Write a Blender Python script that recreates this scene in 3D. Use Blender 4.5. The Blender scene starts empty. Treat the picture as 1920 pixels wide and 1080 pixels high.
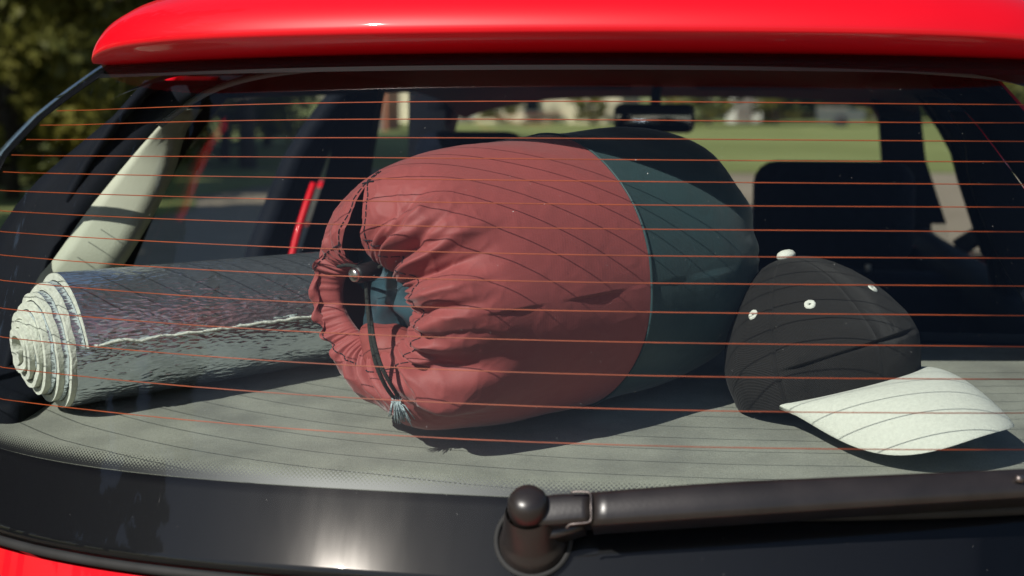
import bpy, bmesh, math, random
import numpy as np
from mathutils import Vector, Matrix, noise as mnoise

random.seed(7); RNG = np.random.default_rng(7)
scn = bpy.context.scene
col = scn.collection
R = math.radians

# ------------------------------------------------------------------ camera
F_PX = 3100.0
YAW, PITCH = .156, .125
CAM = np.array([.20, -1.517, 1.33])
cd = bpy.data.cameras.new('camera'); cam = bpy.data.objects.new('camera', cd); col.objects.link(cam)
cam.location = CAM; cam.rotation_euler = (math.pi/2 - PITCH, 0, YAW)
cd.sensor_width = 36; cd.lens = 36*F_PX/1920; cd.clip_start = .05; cd.clip_end = 2000
cd.dof.use_dof = True; cd.dof.focus_distance = 1.60; cd.dof.aperture_fstop = 6.3
scn.camera = cam

# ------------------------------------------------------------------ light
SUN_AZ, SUN_EL = R(31), R(38.2)          # to the left of straight behind the car
SUN = Vector((-math.sin(SUN_AZ)*math.cos(SUN_EL), -math.cos(SUN_AZ)*math.cos(SUN_EL), math.sin(SUN_EL)))
w = bpy.data.worlds.new('World'); scn.world = w; w.use_nodes = True
nt = w.node_tree; bg = nt.nodes['Background']
sky = nt.nodes.new('ShaderNodeTexSky'); sky.sky_type = 'NISHITA'; sky.sun_disc = False
sky.sun_elevation = math.asin(SUN.z); sky.sun_rotation = math.atan2(SUN.x, SUN.y)
sky.air_density = 1.0; sky.dust_density = .6; sky.ozone_density = 1.5
nt.links.new(sky.outputs[0], bg.inputs[0]); bg.inputs[1].default_value = .075
sl = bpy.data.lights.new('sun', 'SUN'); sun = bpy.data.objects.new('sun', sl); col.objects.link(sun)
sl.energy = 4.6; sl.angle = R(.4); sl.color = (1, .955, .88)
sun.rotation_euler = SUN.to_track_quat('Z', 'Y').to_euler(); sun.location = (-4, -6, 9)
vs = scn.view_settings; vs.view_transform = 'Standard'; vs.look = 'None'; vs.exposure = 0; vs.gamma = 1
vs.use_curve_mapping = False
cy = scn.cycles
cy.max_bounces = 10; cy.transparent_max_bounces = 32; cy.diffuse_bounces = 3; cy.glossy_bounces = 4
cy.caustics_reflective = False; cy.caustics_refractive = False; cy.use_denoising = True
cy.sample_clamp_indirect = 6

# ------------------------------------------------------------------ pixel helpers (photo 1920x1080)
_f = np.array([-math.sin(YAW)*math.cos(PITCH), math.cos(YAW)*math.cos(PITCH), -math.sin(PITCH)])
_r = np.array([math.cos(YAW), math.sin(YAW), 0.]); _u = np.cross(_r, _f)
def ray(u, v): return _f + _r*(u-960)/F_PX - _u*(v-540)/F_PX
def at(u, v, y):
    d = ray(u, v); return CAM + d*(y-CAM[1])/d[1]
def zs(y): return .978 + .1*(y+.066)          # parcel shelf height
def on_shelf(u, v, h=0):
    d = ray(u, v); s = (.9846 + h - (CAM[2]-.1*CAM[1]))/(d[2]-.1*d[1]); return CAM + d*s

# rear glass surface: x across, ze = height on the centre line
GS, GK, GB, GK4, GKX = .955, .2339, -.0136, .8189, .0298
def _yg(z): q = 1.312-z; return .041-.80*q+.28*q*q
def _bow(x):
    a = np.abs(x); e = np.maximum(a-.6, 0); b = np.minimum(a, .6)
    return GK*b*b + GK4*b**4 + (2*GK*.6+4*GK4*.6**3)*e
def _G0(x, ze):
    x = np.asarray(x, float); ze = np.asarray(ze, float)
    return np.stack([x+0*ze, _yg(ze)+_bow(x)+GB*x, ze-GKX*x*x], -1)
def G(x, ze, h=0.):
    p = _G0(x, ze); e = 1e-4
    n = np.cross(_G0(np.asarray(x)+e, ze)-p, _G0(x, np.asarray(ze)+e)-p)
    n = n/np.linalg.norm(n, axis=-1, keepdims=True)          # points outwards (rear)
    return CAM + GS*(p-CAM) + n*np.asarray(h)[..., None]
def glass_hit(u, v):
    d = ray(u, v); ss = np.linspace(.8, 2.6, 3000); P = CAM + d*ss[:, None]
    f = P[:, 1]-(_yg(P[:, 2]+GKX*P[:, 0]**2)+_bow(P[:, 0])+GB*P[:, 0])
    i = np.where((f[:-1] < 0) & (f[1:] >= 0))[0]
    if not len(i): return None
    p = P[i[0]]; return p[0], p[2]+GKX*p[0]**2

# ------------------------------------------------------------------ materials
MATS = {}
def nodes_of(name):
    m = bpy.data.materials.new(name); m.use_nodes = True
    t = m.node_tree; return m, t, t.nodes['Principled BSDF'], t.nodes['Material Output']
def N(t, kind, **kw):
    n = t.nodes.new(kind)
    for k, v in kw.items():
        if k in n.inputs: n.inputs[k].default_value = v
        else: setattr(n, k, v)
    return n
def sock(b, name, v):
    if name in b.inputs: b.inputs[name].default_value = v
def mat(name, rgb, rough=.5, metal=0., var=.0, vscale=20., bump=0., bscale=200., coat=0., sheen=0., spec=.5, stretch=None, detail=6):
    if name in MATS: return MATS[name]
    m, t, b, o = nodes_of(name)
    b.inputs['Base Color'].default_value = (*rgb, 1); b.inputs['Roughness'].default_value = rough
    b.inputs['Metallic'].default_value = metal; sock(b, 'Coat Weight', coat); sock(b, 'Coat Roughness', .03)
    sock(b, 'Sheen Weight', sheen); sock(b, 'Specular IOR Level', spec)
    tc = N(t, 'ShaderNodeTexCoord'); src = tc.outputs['Object']
    if stretch:
        mp = N(t, 'ShaderNodeMapping'); mp.inputs['Scale'].default_value = stretch
        t.links.new(src, mp.inputs[0]); src = mp.outputs[0]
    if var:
        n1 = N(t, 'ShaderNodeTexNoise', Scale=vscale, Detail=detail); t.links.new(src, n1.inputs['Vector'])
        rp = N(t, 'ShaderNodeValToRGB'); t.links.new(n1.outputs[0], rp.inputs[0])
        rp.color_ramp.elements[0].position = .3; rp.color_ramp.elements[1].position = .7
        rp.color_ramp.elements[0].color = (*[c*(1-var) for c in rgb], 1)
        rp.color_ramp.elements[1].color = (*[min(1, c*(1+var)) for c in rgb], 1)
        t.links.new(rp.outputs[0], b.inputs['Base Color'])
    if bump:
        n2 = N(t, 'ShaderNodeTexNoise', Scale=bscale, Detail=4.); t.links.new(src, n2.inputs['Vector'])
        bp = N(t, 'ShaderNodeBump', Strength=bump, Distance=.002); t.links.new(n2.outputs[0], bp.inputs['Height'])
        t.links.new(bp.outputs[0], b.inputs['Normal'])
    MATS[name] = m; return m

M_red = mat('red_car_paint', (.74, .002, .012), .42, var=.04, vscale=9, coat=.5, spec=.25)
M_black = mat('black_plastic', (.012, .012, .013), .5, var=.3, vscale=40, bump=.1, bscale=600)
M_trim = mat('dark_interior_plastic', (.005, .007, .012), .75, var=.2, vscale=15, spec=.15)
M_navy = mat('dark_seat_fabric', (.006, .009, .017), .95, var=.25, vscale=60, bump=.3, bscale=900, spec=.1)
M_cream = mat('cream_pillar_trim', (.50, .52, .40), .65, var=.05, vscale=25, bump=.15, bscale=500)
M_liner = mat('grey_headliner', (.035, .04, .05), .95, var=.1, vscale=80)
M_seal = mat('grey_rubber_seal', (.16, .17, .18), .6)
M_rubber = mat('rubber', (.018, .018, .018), .75, var=.3, vscale=30)
M_alloy = mat('wheel_metal', (.5, .5, .5), .35, metal=.9)
M_mirror = mat('mirror_face', (.30, .32, .35), .04, metal=1.)
M_lamp = mat('red_lamp_lens', (.5, .01, .01), .15, coat=1.)
M_clear = mat('clear_lamp_lens', (.7, .7, .7), .1, coat=1.)
M_wiper = mat('wiper_plastic', (.021, .017, .0165), .33, var=.3, vscale=30, bump=.04, bscale=350, spec=.6)
M_chrome = mat('worn_metal', (.55, .5, .46), .3, metal=1.)
M_wire = mat('defroster_ink', (.36, .056, .006), .55, var=.25)
M_frit = mat('black_enamel', (.006, .006, .008), .6, spec=.08)
M_foam = mat('white_foam', (.72, .74, .64), .85, var=.10, vscale=160, bump=.8, bscale=260)
M_cord = mat('black_braided_cord', (.020, .022, .018), .8, var=.5, vscale=700, bump=.8, bscale=900)
M_stitch = mat('dark_thread', (.015, .018, .025), .9)
M_tassel = mat('frayed_strap', (.30, .37, .38), .45, var=.5, vscale=300)
M_brim = mat('off_white_felt', (.74, .76, .66), .95, var=.06, vscale=300, bump=.7, bscale=1200, sheen=.2, spec=.1)
M_eye = mat('off_white_thread', (.78, .79, .70), .9, bump=.6, bscale=1500)
M_dust = mat('pale_dust', (.6, .6, .58), .9)
M_bark = mat('bark', (.055, .042, .03), .95, var=.4, vscale=6, bump=.8, bscale=20)
M_wood = mat('grey_wood', (.16, .14, .12), .9, var=.3, vscale=4)
M_plaster = mat('cream_plaster', (.60, .53, .38), .9, var=.15, vscale=.8)
M_white = mat('white_plaster', (.60, .58, .52), .9, var=.1, vscale=1)
M_tile = mat('brown_roof', (.10, .05, .035), .85, var=.3, vscale=2)
M_dark = mat('dark_glass', (.02, .025, .03), .1)
M_greycar = mat('grey_car_paint', (.10, .11, .12), .3, coat=1.)
M_orange = mat('terracotta_paint', (.42, .16, .09), .8, var=.2, vscale=2)
M_teal_in = mat('teal_lining', (.030, .070, .090), .5, var=.25, vscale=60, spec=.6)
M_redin = mat('red_lining', (.30, .062, .054), .6, var=.1, vscale=60)

def fabric(name, rgb, rough, weave=1500., wb=.12, var=.08, diag=False):
    m, t, b, o = nodes_of(name)
    b.inputs['Roughness'].default_value = rough; sock(b, 'Sheen Weight', .04 if diag else .25); sock(b, 'Sheen Roughness', .4); sock(b, 'Specular IOR Level', .35)
    tc = N(t, 'ShaderNodeTexCoord')
    n1 = N(t, 'ShaderNodeTexNoise', Scale=18., Detail=6.); t.links.new(tc.outputs['Object'], n1.inputs['Vector'])
    n3 = N(t, 'ShaderNodeTexNoise', Scale=weave*.7, Detail=2.); t.links.new(tc.outputs['Object'], n3.inputs['Vector'])
    ad = N(t, 'ShaderNodeMath', operation='ADD'); t.links.new(n1.outputs[0], ad.inputs[0]); t.links.new(n3.outputs[0], ad.inputs[1])
    rp = N(t, 'ShaderNodeValToRGB'); t.links.new(ad.outputs[0], rp.inputs[0])
    rp.color_ramp.elements[0].position = .7; rp.color_ramp.elements[1].position = 1.3 if False else 1.0
    rp.color_ramp.elements[0].color = (*[c*(1-var) for c in rgb], 1); rp.color_ramp.elements[1].color = (*[c*(1+var) for c in rgb], 1)
    t.links.new(rp.outputs[0], b.inputs['Base Color'])
    wv = N(t, 'ShaderNodeTexWave', Scale=weave/6.3, Distortion=1.2); wv.bands_direction = 'DIAGONAL' if diag else 'X'
    t.links.new(tc.outputs['Object'], wv.inputs['Vector'])
    bp = N(t, 'ShaderNodeBump', Strength=wb, Distance=.0006); t.links.new(wv.outputs[1], bp.inputs['Height'])
    n2 = N(t, 'ShaderNodeTexNoise', Scale=42., Detail=5., Distortion=.6); n2.noise_type = 'RIDGED_MULTIFRACTAL'; t.links.new(tc.outputs['Object'], n2.inputs['Vector'])
    b2 = N(t, 'ShaderNodeBump', Strength=.18, Distance=.0035); t.links.new(n2.outputs[0], b2.inputs['Height']); t.links.new(bp.outputs[0], b2.inputs['Normal'])
    t.links.new(b2.outputs[0], b.inputs['Normal']); return m
M_bag = fabric('dusty_red_nylon', (.315, .070, .066), .60)
M_teal = fabric('dark_teal_nylon', (.030, .062, .066), .5)
M_twill = fabric('black_twill', (.0115, .0105, .0098), .9, weave=1900., wb=.8, var=.55, diag=True)

def foil_mat():
    m, t, b, o = nodes_of('crinkled_foil')
    b.inputs['Base Color'].default_value = (.76, .84, .94, 1); b.inputs['Metallic'].default_value = .90; b.inputs['Roughness'].default_value = .2
    tc = N(t, 'ShaderNodeTexCoord'); mp = N(t, 'ShaderNodeMapping'); mp.inputs['Scale'].default_value = (.38, 1.25, 1.25)
    mr_ = N(t, 'ShaderNodeMapping'); mr_.inputs['Rotation'].default_value = (0, 0, R(-42))
    t.links.new(tc.outputs['Object'], mr_.inputs[0]); t.links.new(mr_.outputs[0], mp.inputs[0])
    n1 = N(t, 'ShaderNodeTexNoise', Scale=120., Detail=5., Distortion=1.); n1.noise_type = 'RIDGED_MULTIFRACTAL'; t.links.new(mp.outputs[0], n1.inputs['Vector'])
    v1 = N(t, 'ShaderNodeTexVoronoi', Scale=240.); v1.feature = 'F1'; t.links.new(mp.outputs[0], v1.inputs['Vector'])
    b1 = N(t, 'ShaderNodeBump', Strength=.75, Distance=.0026); t.links.new(n1.outputs[0], b1.inputs['Height'])
    n4 = N(t, 'ShaderNodeTexNoise', Scale=26., Detail=2.); t.links.new(tc.outputs['Object'], n4.inputs['Vector'])
    mg = N(t, 'ShaderNodeMapRange'); t.links.new(n4.outputs[0], mg.inputs[0]); mg.inputs[1].default_value = .35; mg.inputs[2].default_value = .65; mg.inputs[3].default_value = .25; mg.inputs[4].default_value = 1.
    t.links.new(mg.outputs[0], b1.inputs['Strength'])
    b2 = N(t, 'ShaderNodeBump', Strength=.45, Distance=.0018); t.links.new(v1.outputs[0], b2.inputs['Height']); t.links.new(b1.outputs[0], b2.inputs['Normal'])
    t.links.new(b2.outputs[0], b.inputs['Normal']); return m
M_foil = foil_mat()

def shelf_mat():
    m, t, b, o = nodes_of('grey_shelf_felt')
    b.inputs['Roughness'].default_value = .95; sock(b, 'Specular IOR Level', .1); sock(b, 'Sheen Weight', .2)
    tc = N(t, 'ShaderNodeTexCoord')
    n1 = N(t, 'ShaderNodeTexNoise', Scale=900., Detail=3.); n2 = N(t, 'ShaderNodeTexNoise', Scale=14., Detail=6.)
    t.links.new(tc.outputs['Object'], n1.inputs['Vector']); t.links.new(tc.outputs['Object'], n2.inputs['Vector'])
    mx = N(t, 'ShaderNodeMath', operation='MULTIPLY'); t.links.new(n1.outputs[0], mx.inputs[0]); t.links.new(n2.outputs[0], mx.inputs[1])
    rp = N(t, 'ShaderNodeValToRGB'); t.links.new(mx.outputs[0], rp.inputs[0])
    rp.color_ramp.elements[0].position = .14; rp.color_ramp.elements[1].position = .38
    rp.color_ramp.elements[0].color = (.165, .17, .14, 1); rp.color_ramp.elements[1].color = (.325, .333, .27, 1)
    t.links.new(rp.outputs[0], b.inputs['Base Color'])
    bp = N(t, 'ShaderNodeBump', Strength=.7, Distance=.001); t.links.new(n1.outputs[0], bp.inputs['Height']); t.links.new(bp.outputs[0], b.inputs['Normal'])
    return m
M_shelf = shelf_mat()

def glass_mat(name, tint, refl=1.0, film=.0, rough=.012, filmrough=.22):
    m, t, b, o = nodes_of(name); t.nodes.remove(b)
    tr = N(t, 'ShaderNodeBsdfTransparent'); tr.inputs[0].default_value = (*tint, 1)
    gl = N(t, 'ShaderNodeBsdfGlossy', Roughness=rough); gl.inputs[0].default_value = (1, 1, 1, 1)
    fr = N(t, 'ShaderNodeFresnel', IOR=1.5); mu = N(t, 'ShaderNodeMath', operation='MULTIPLY'); mu.use_clamp = True
    t.links.new(fr.outputs[0], mu.inputs[0]); mu.inputs[1].default_value = refl
    mx = N(t, 'ShaderNodeMixShader'); t.links.new(mu.outputs[0], mx.inputs[0]); t.links.new(tr.outputs[0], mx.inputs[1]); t.links.new(gl.outputs[0], mx.inputs[2])
    last = mx
    if film:                                                   # thin dust film with wipe streaks
        g2 = N(t, 'ShaderNodeBsdfGlossy', Roughness=filmrough); g2.inputs[0].default_value = (1, .95, .9, 1)
        tc = N(t, 'ShaderNodeTexCoord'); mp = N(t, 'ShaderNodeMapping'); mp.inputs['Scale'].default_value = (14, 3, 3); mp.inputs['Rotation'].default_value = (0, R(-30), 0)
        t.links.new(tc.outputs['Object'], mp.inputs[0])
        n = N(t, 'ShaderNodeTexNoise', Scale=3., Detail=8.); t.links.new(mp.outputs[0], n.inputs['Vector'])
        mr = N(t, 'ShaderNodeMapRange'); t.links.new(n.outputs[0], mr.inputs[0])
        mr.inputs[1].default_value = .3; mr.inputs[2].default_value = .75; mr.inputs[3].default_value = film*.55; mr.inputs[4].default_value = film*1.3
        m2 = N(t, 'ShaderNodeMixShader'); t.links.new(mr.outputs[0], m2.inputs[0]); t.links.new(mx.outputs[0], m2.inputs[1]); t.links.new(g2.outputs[0], m2.inputs[2]); last = m2
    t.links.new(last.outputs[0], o.inputs[0]); return m
M_glass = glass_mat('rear_window_glass', (.94, .965, .96), .70, film=.0045, filmrough=.15)
M_glass_in = glass_mat('inner_glass_face', (.97, .98, .98), 0.)
M_side = glass_mat('side_window_glass', (.97, .98, .975), .08)

def dots_mat():
    m, t, b, o = nodes_of('printed_dot_band')
    b.inputs['Base Color'].default_value = (.008, .008, .010, 1); b.inputs['Roughness'].default_value = .4
    uv = N(t, 'ShaderNodeUVMap'); sp = N(t, 'ShaderNodeSeparateXYZ'); t.links.new(uv.outputs[0], sp.inputs[0])
    def M(op, a, bb=None):
        n = N(t, 'ShaderNodeMath', operation=op)
        for i, x in enumerate((a, bb)):
            if x is None: continue
            if isinstance(x, (int, float)): n.inputs[i].default_value = x
            else: t.links.new(x, n.inputs[i])
        return n.outputs[0]
    U, V = sp.outputs[0], sp.outputs[1]
    def dist(off):
        a = M('SUBTRACT', M('FRACT', M('ADD', U, off)), .5); c = M('SUBTRACT', M('FRACT', M('ADD', V, off)), .5)
        return M('SQRT', M('ADD', M('MULTIPLY', a, a), M('MULTIPLY', c, c)))
    d = M('MINIMUM', dist(0.), dist(.5))
    rad = M('SUBTRACT', .52, M('MULTIPLY', V, .40/4.5))
    fac = M('LESS_THAN', d, rad)
    tr = N(t, 'ShaderNodeBsdfTransparent'); mx = N(t, 'ShaderNodeMixShader')
    t.links.new(fac, mx.inputs[0]); t.links.new(tr.outputs[0], mx.inputs[1]); t.links.new(b.outputs[0], mx.inputs[2]); t.links.new(mx.outputs[0], o.inputs[0])
    return m
M_dots = dots_mat()

def leaf_mat(name, rgb):
    m, t, b, o = nodes_of(name)
    oi = N(t, 'ShaderNodeTexCoord'); n = N(t, 'ShaderNodeTexNoise', Scale=.7, Detail=6.); t.links.new(oi.outputs['Object'], n.inputs['Vector'])
    rp = N(t, 'ShaderNodeValToRGB'); t.links.new(n.outputs[0], rp.inputs[0])
    rp.color_ramp.elements[0].position = .35; rp.color_ramp.elements[1].position = .68
    rp.color_ramp.elements[0].color = (*[c*.6 for c in rgb], 1); rp.color_ramp.elements[1].color = (rgb[0]*1.7, rgb[1]*1.35, rgb[2]*1.1, 1)
    t.links.new(rp.outputs[0], b.inputs['Base Color']); b.inputs['Roughness'].default_value = .6; sock(b, 'Specular IOR Level', .25)
    tl = N(t, 'ShaderNodeBsdfTranslucent'); t.links.new(rp.outputs[0], tl.inputs[0])
    mx = N(t, 'ShaderNodeMixShader', Fac=.3); t.links.new(b.outputs[0], mx.inputs[1]); t.links.new(tl.outputs[0], mx.inputs[2]); t.links.new(mx.outputs[0], o.inputs[0])
    return m
M_leaf = leaf_mat('leaf_green', (.150, .165, .036)); M_leaf2 = leaf_mat('leaf_dark_green', (.03, .05, .016))

# ------------------------------------------------------------------ mesh helpers
def tag(o, label, cat, group=None):
    o['label'] = label; o['category'] = cat
    if group: o['group'] = group
    return o
def empty(name, loc=(0, 0, 0), parent=None):
    o = bpy.data.objects.new(name, None); col.objects.link(o); o.location = loc; o.empty_display_size = .1
    if parent: o.parent = parent
    return o
def mk(name, verts, faces, m, parent=None, smooth=True, loc=None):
    me = bpy.data.meshes.new(name)
    v = np.asarray(verts, float).reshape(-1, 3)
    if parent is not None and parent.type == 'EMPTY': v = v - np.array(wloc(parent))
    elif parent is not None: v = v - np.array(wloc(parent))
    me.from_pydata(v.tolist(), [], [list(map(int, f)) for f in faces])
    ms = m if isinstance(m, (list, tuple)) else [m]
    for x in ms: me.materials.append(x)
    if smooth: me.polygons.foreach_set('use_smooth', [True]*len(me.polygons))
    me.update()
    o = bpy.data.objects.new(name, me); col.objects.link(o)
    if parent is not None: o.parent = parent
    return o
def wloc(o):
    p = Vector((0, 0, 0))
    while o is not None: p = p + o.location; o = o.parent
    return p
def grid(P, closed_u=False, closed_v=False):
    """P array (a,b,3) -> verts, faces"""
    a, b = P.shape[:2]; idx = np.arange(a*b).reshape(a, b)
    fs = []
    for i in range(a if closed_u else a-1):
        i2 = (i+1) % a
        for j in range(b if closed_v else b-1):
            j2 = (j+1) % b
            fs.append((idx[i, j], idx[i, j2], idx[i2, j2], idx[i2, j]))
    return P.reshape(-1, 3), fs
def join(parts):
    V, Fs, n = [], [], 0
    for v, f in parts:
        v = np.asarray(v).reshape(-1, 3); V.append(v); Fs += [tuple(np.array(q)+n) for q in f]; n += len(v)
    return np.concatenate(V), Fs
def slab(P, Q):
    """closed sheet between surface grid P (front) and Q (back)"""
    a, b = P.shape[:2]
    v = np.concatenate([P.reshape(-1, 3), Q.reshape(-1, 3)]); o = a*b
    idx = np.arange(a*b).reshape(a, b); fs = []
    for i in range(a-1):
        for j in range(b-1):
            f = (idx[i, j], idx[i, j+1], idx[i+1, j+1], idx[i+1, j]); fs.append(f); fs.append(tuple(x+o for x in f[::-1]))
    ring = list(idx[0, :])+list(idx[1:, -1])+list(idx[-1, -2::-1])+list(idx[-2:0:-1, 0])
    for k in range(len(ring)):
        p, q = ring[k], ring[(k+1) % len(ring)]; fs.append((q, p, p+o, q+o))
    return v, fs
def box(x0, x1, y0, y1, z0, z1):
    v = [(x, y, z) for x in (x0, x1) for y in (y0, y1) for z in (z0, z1)]
    return np.array(v), [(0, 1, 3, 2), (4, 6, 7, 5), (0, 4, 5, 1), (2, 3, 7, 6), (0, 2, 6, 4), (1, 5, 7, 3)]
def rbox(name, x0, x1, y0, y1, z0, z1, m, parent, bev=.02, seg=3):
    v, f = box(x0, x1, y0, y1, z0, z1); o = mk(name, v, f, m, parent, smooth=True)
    bm = bmesh.new(); bm.from_mesh(o.data); bmesh.ops.bevel(bm, geom=bm.edges[:], offset=bev, segments=seg, affect='EDGES', profile=.5); bm.to_mesh(o.data); bm.free()
    o.data.polygons.foreach_set('use_smooth', [True]*len(o.data.polygons)); return o
def tube(path, rad, seg=8, closed=False, caps=True):
    path = np.asarray(path, float); n = len(path); rad = np.broadcast_to(np.asarray(rad, float), (n,))
    T = np.gradient(path, axis=0)
    if closed: T = np.roll(path, -1, 0)-np.roll(path, 1, 0)
    T /= np.linalg.norm(T, axis=1, keepdims=True)+1e-12
    ref = np.array([0, 0, 1.]) if abs(T[0, 2]) < .9 else np.array([1., 0, 0])
    out = []; a = None
    for i in range(n):
        a = ref - T[i]*(ref@T[i]) if a is None else a - T[i]*(a@T[i])
        a = a/np.linalg.norm(a); b = np.cross(T[i], a)
        th = np.arange(seg)*2*math.pi/seg
        out.append(path[i]+rad[i]*(np.cos(th)[:, None]*a+np.sin(th)[:, None]*b))
    P = np.array(out); v, f = grid(P, closed_u=closed, closed_v=True)
    if caps and not closed:
        f.append(tuple(range(seg))[::-1]); f.append(tuple(range((n-1)*seg, n*seg)))
    return v, f
def smooth_path(pts, n=40):
    pts = np.asarray(pts, float); k = len(pts); t = np.linspace(0, k-1, n); out = []
    for x in t:
        i = min(int(x), k-2); u = x-i
        p0, p1, p2, p3 = pts[max(i-1, 0)], pts[i], pts[i+1], pts[min(i+2, k-1)]
        out.append(.5*((2*p1)+(-p0+p2)*u+(2*p0-5*p1+4*p2-p3)*u*u+(-p0+3*p1-3*p2+p3)*u**3))
    return np.array(out)
def lathe(prof, c, ax, seg=32):
    ax = np.asarray(ax, float); ax /= np.linalg.norm(ax); ref = np.array([1., 0, 0]) if abs(ax[0]) < .8 else np.array([0, 1., 0])
    a = np.cross(ax, ref); a /= np.linalg.norm(a); b = np.cross(ax, a); th = np.arange(seg)*2*math.pi/seg
    P = np.array([[c+ax*h+r*(math.cos(q)*a+math.sin(q)*b) for q in th] for r, h in prof])
    return grid(P, closed_v=True)
def prism_px(name, px, y0, depth, m, parent, ys=None):
    """solid bar: outline seen at pixels px, standing at distance y0 (or ys per corner), 'depth' thick along the car"""
    n = len(px); A = np.array([at(u, v, y0 if ys is None else ys[i]) for i, (u, v) in enumerate(px)])
    v = np.concatenate([A, A+np.array([0, depth, 0])])
    f = [tuple(range(n)), tuple(range(2*n-1, n-1, -1))]+[(i, i+n, (i+1) % n+n, (i+1) % n) for i in range(n)]
    o = mk(name, v, f, m, parent, smooth=False)
    bm = bmesh.new(); bm.from_mesh(o.data); bmesh.ops.recalc_face_normals(bm, faces=bm.faces[:]); bm.to_mesh(o.data); bm.free(); return o

# ================================================================== GROUND AND SKY-SIDE SETTING
def ground_mat(name, c1, c2, sc):
    m, t, b, o = nodes_of(name); b.inputs['Roughness'].default_value = .95; sock(b, 'Specular IOR Level', .1)
    tc = N(t, 'ShaderNodeTexCoord'); n = N(t, 'ShaderNodeTexNoise', Scale=sc, Detail=9., Roughness=.65); t.links.new(tc.outputs['Object'], n.inputs['Vector'])
    rp = N(t, 'ShaderNodeValToRGB'); t.links.new(n.outputs[0], rp.inputs[0]); rp.color_ramp.elements[0].position = .35; rp.color_ramp.elements[1].position = .68
    rp.color_ramp.elements[0].color = (*c1, 1); rp.color_ramp.elements[1].color = (*c2, 1); t.links.new(rp.outputs[0], b.inputs['Base Color'])
    n2 = N(t, 'ShaderNodeTexNoise', Scale=sc*30, Detail=4.); t.links.new(tc.outputs['Object'], n2.inputs['Vector'])
    bp = N(t, 'ShaderNodeBump', Strength=.6, Distance=.03); t.links.new(n2.outputs[0], bp.inputs['Height']); t.links.new(bp.outputs[0], b.inputs['Normal']); return m
M_dirt = ground_mat('sandy_dirt', (.26, .21, .15), (.38, .32, .24), .25)
M_lawn = ground_mat('mown_grass', (.19, .215, .07), (.30, .33, .125), .18)
o = mk('ground', [(-400, -400, 0), (400, -400, 0), (400, 400, 0), (-400, 400, 0)], [(0, 1, 2, 3)], M_dirt, smooth=False); o['kind'] = 'structure'
# lawn: gently uneven sheet beyond the sandy track
xs = np.linspace(-60, 60, 61); ys = np.linspace(22.5, 120, 40)
P = np.array([[(x, y+(.5*math.sin(x*.5)+.3*math.sin(x*1.7) if j == 0 else 0), .012+(.03*mnoise.noise((x*.3, y*.3, 0))+.03)*min(1, j/2)) for x in xs] for j, y in enumerate(ys)])
v, f = grid(P); o = mk('lawn', v, [q[::-1] for q in f] if False else f, M_lawn); o['kind'] = 'structure'
xs = np.linspace(-60, -6, 30); ys = np.linspace(-30, 22, 30)
P = np.array([[(x+(.4*math.sin(y) if i == len(xs)-1 else 0), y, .012+.03*(mnoise.noise((x*.3, y*.3, 4))+1)*min(1, (len(xs)-1-i)/2)) for i, x in enumerate(xs)] for y in ys])
v, f = grid(P); o = mk('grass_verge', v, f, M_lawn); o['kind'] = 'structure'

# ------------------------------------------------------------------ trees
def leaf_cloud(seed, n, clumps, leaf, flat=1.):
    """many small leaf faces in clumps"""
    r = np.random.default_rng(seed); V = np.zeros((n*4, 3)); idx = r.integers(0, len(clumps), n)
    C = np.array([c[:3] for c in clumps])[idx]; rad = np.array([c[3] for c in clumps])[idx]
    d = r.normal(size=(n, 3)); d /= np.linalg.norm(d, axis=1, keepdims=True)
    p = C + d*(rad*r.uniform(.35, 1., n)**.6)[:, None]*np.array([1, 1, flat])
    a = r.normal(size=(n, 3)); a /= np.linalg.norm(a, axis=1, keepdims=True); b = np.cross(a, d+.3*r.normal(size=(n, 3))); b /= np.linalg.norm(b, axis=1, keepdims=True)+1e-9
    s = leaf*r.uniform(.5, 1.3, n)[:, None]
    V[0::4] = p-a*s*.5; V[1::4] = p+b*s*.32; V[2::4] = p+a*s*.6; V[3::4] = p-b*s*.32
    return V, np.arange(n*4).reshape(n, 4)
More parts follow.
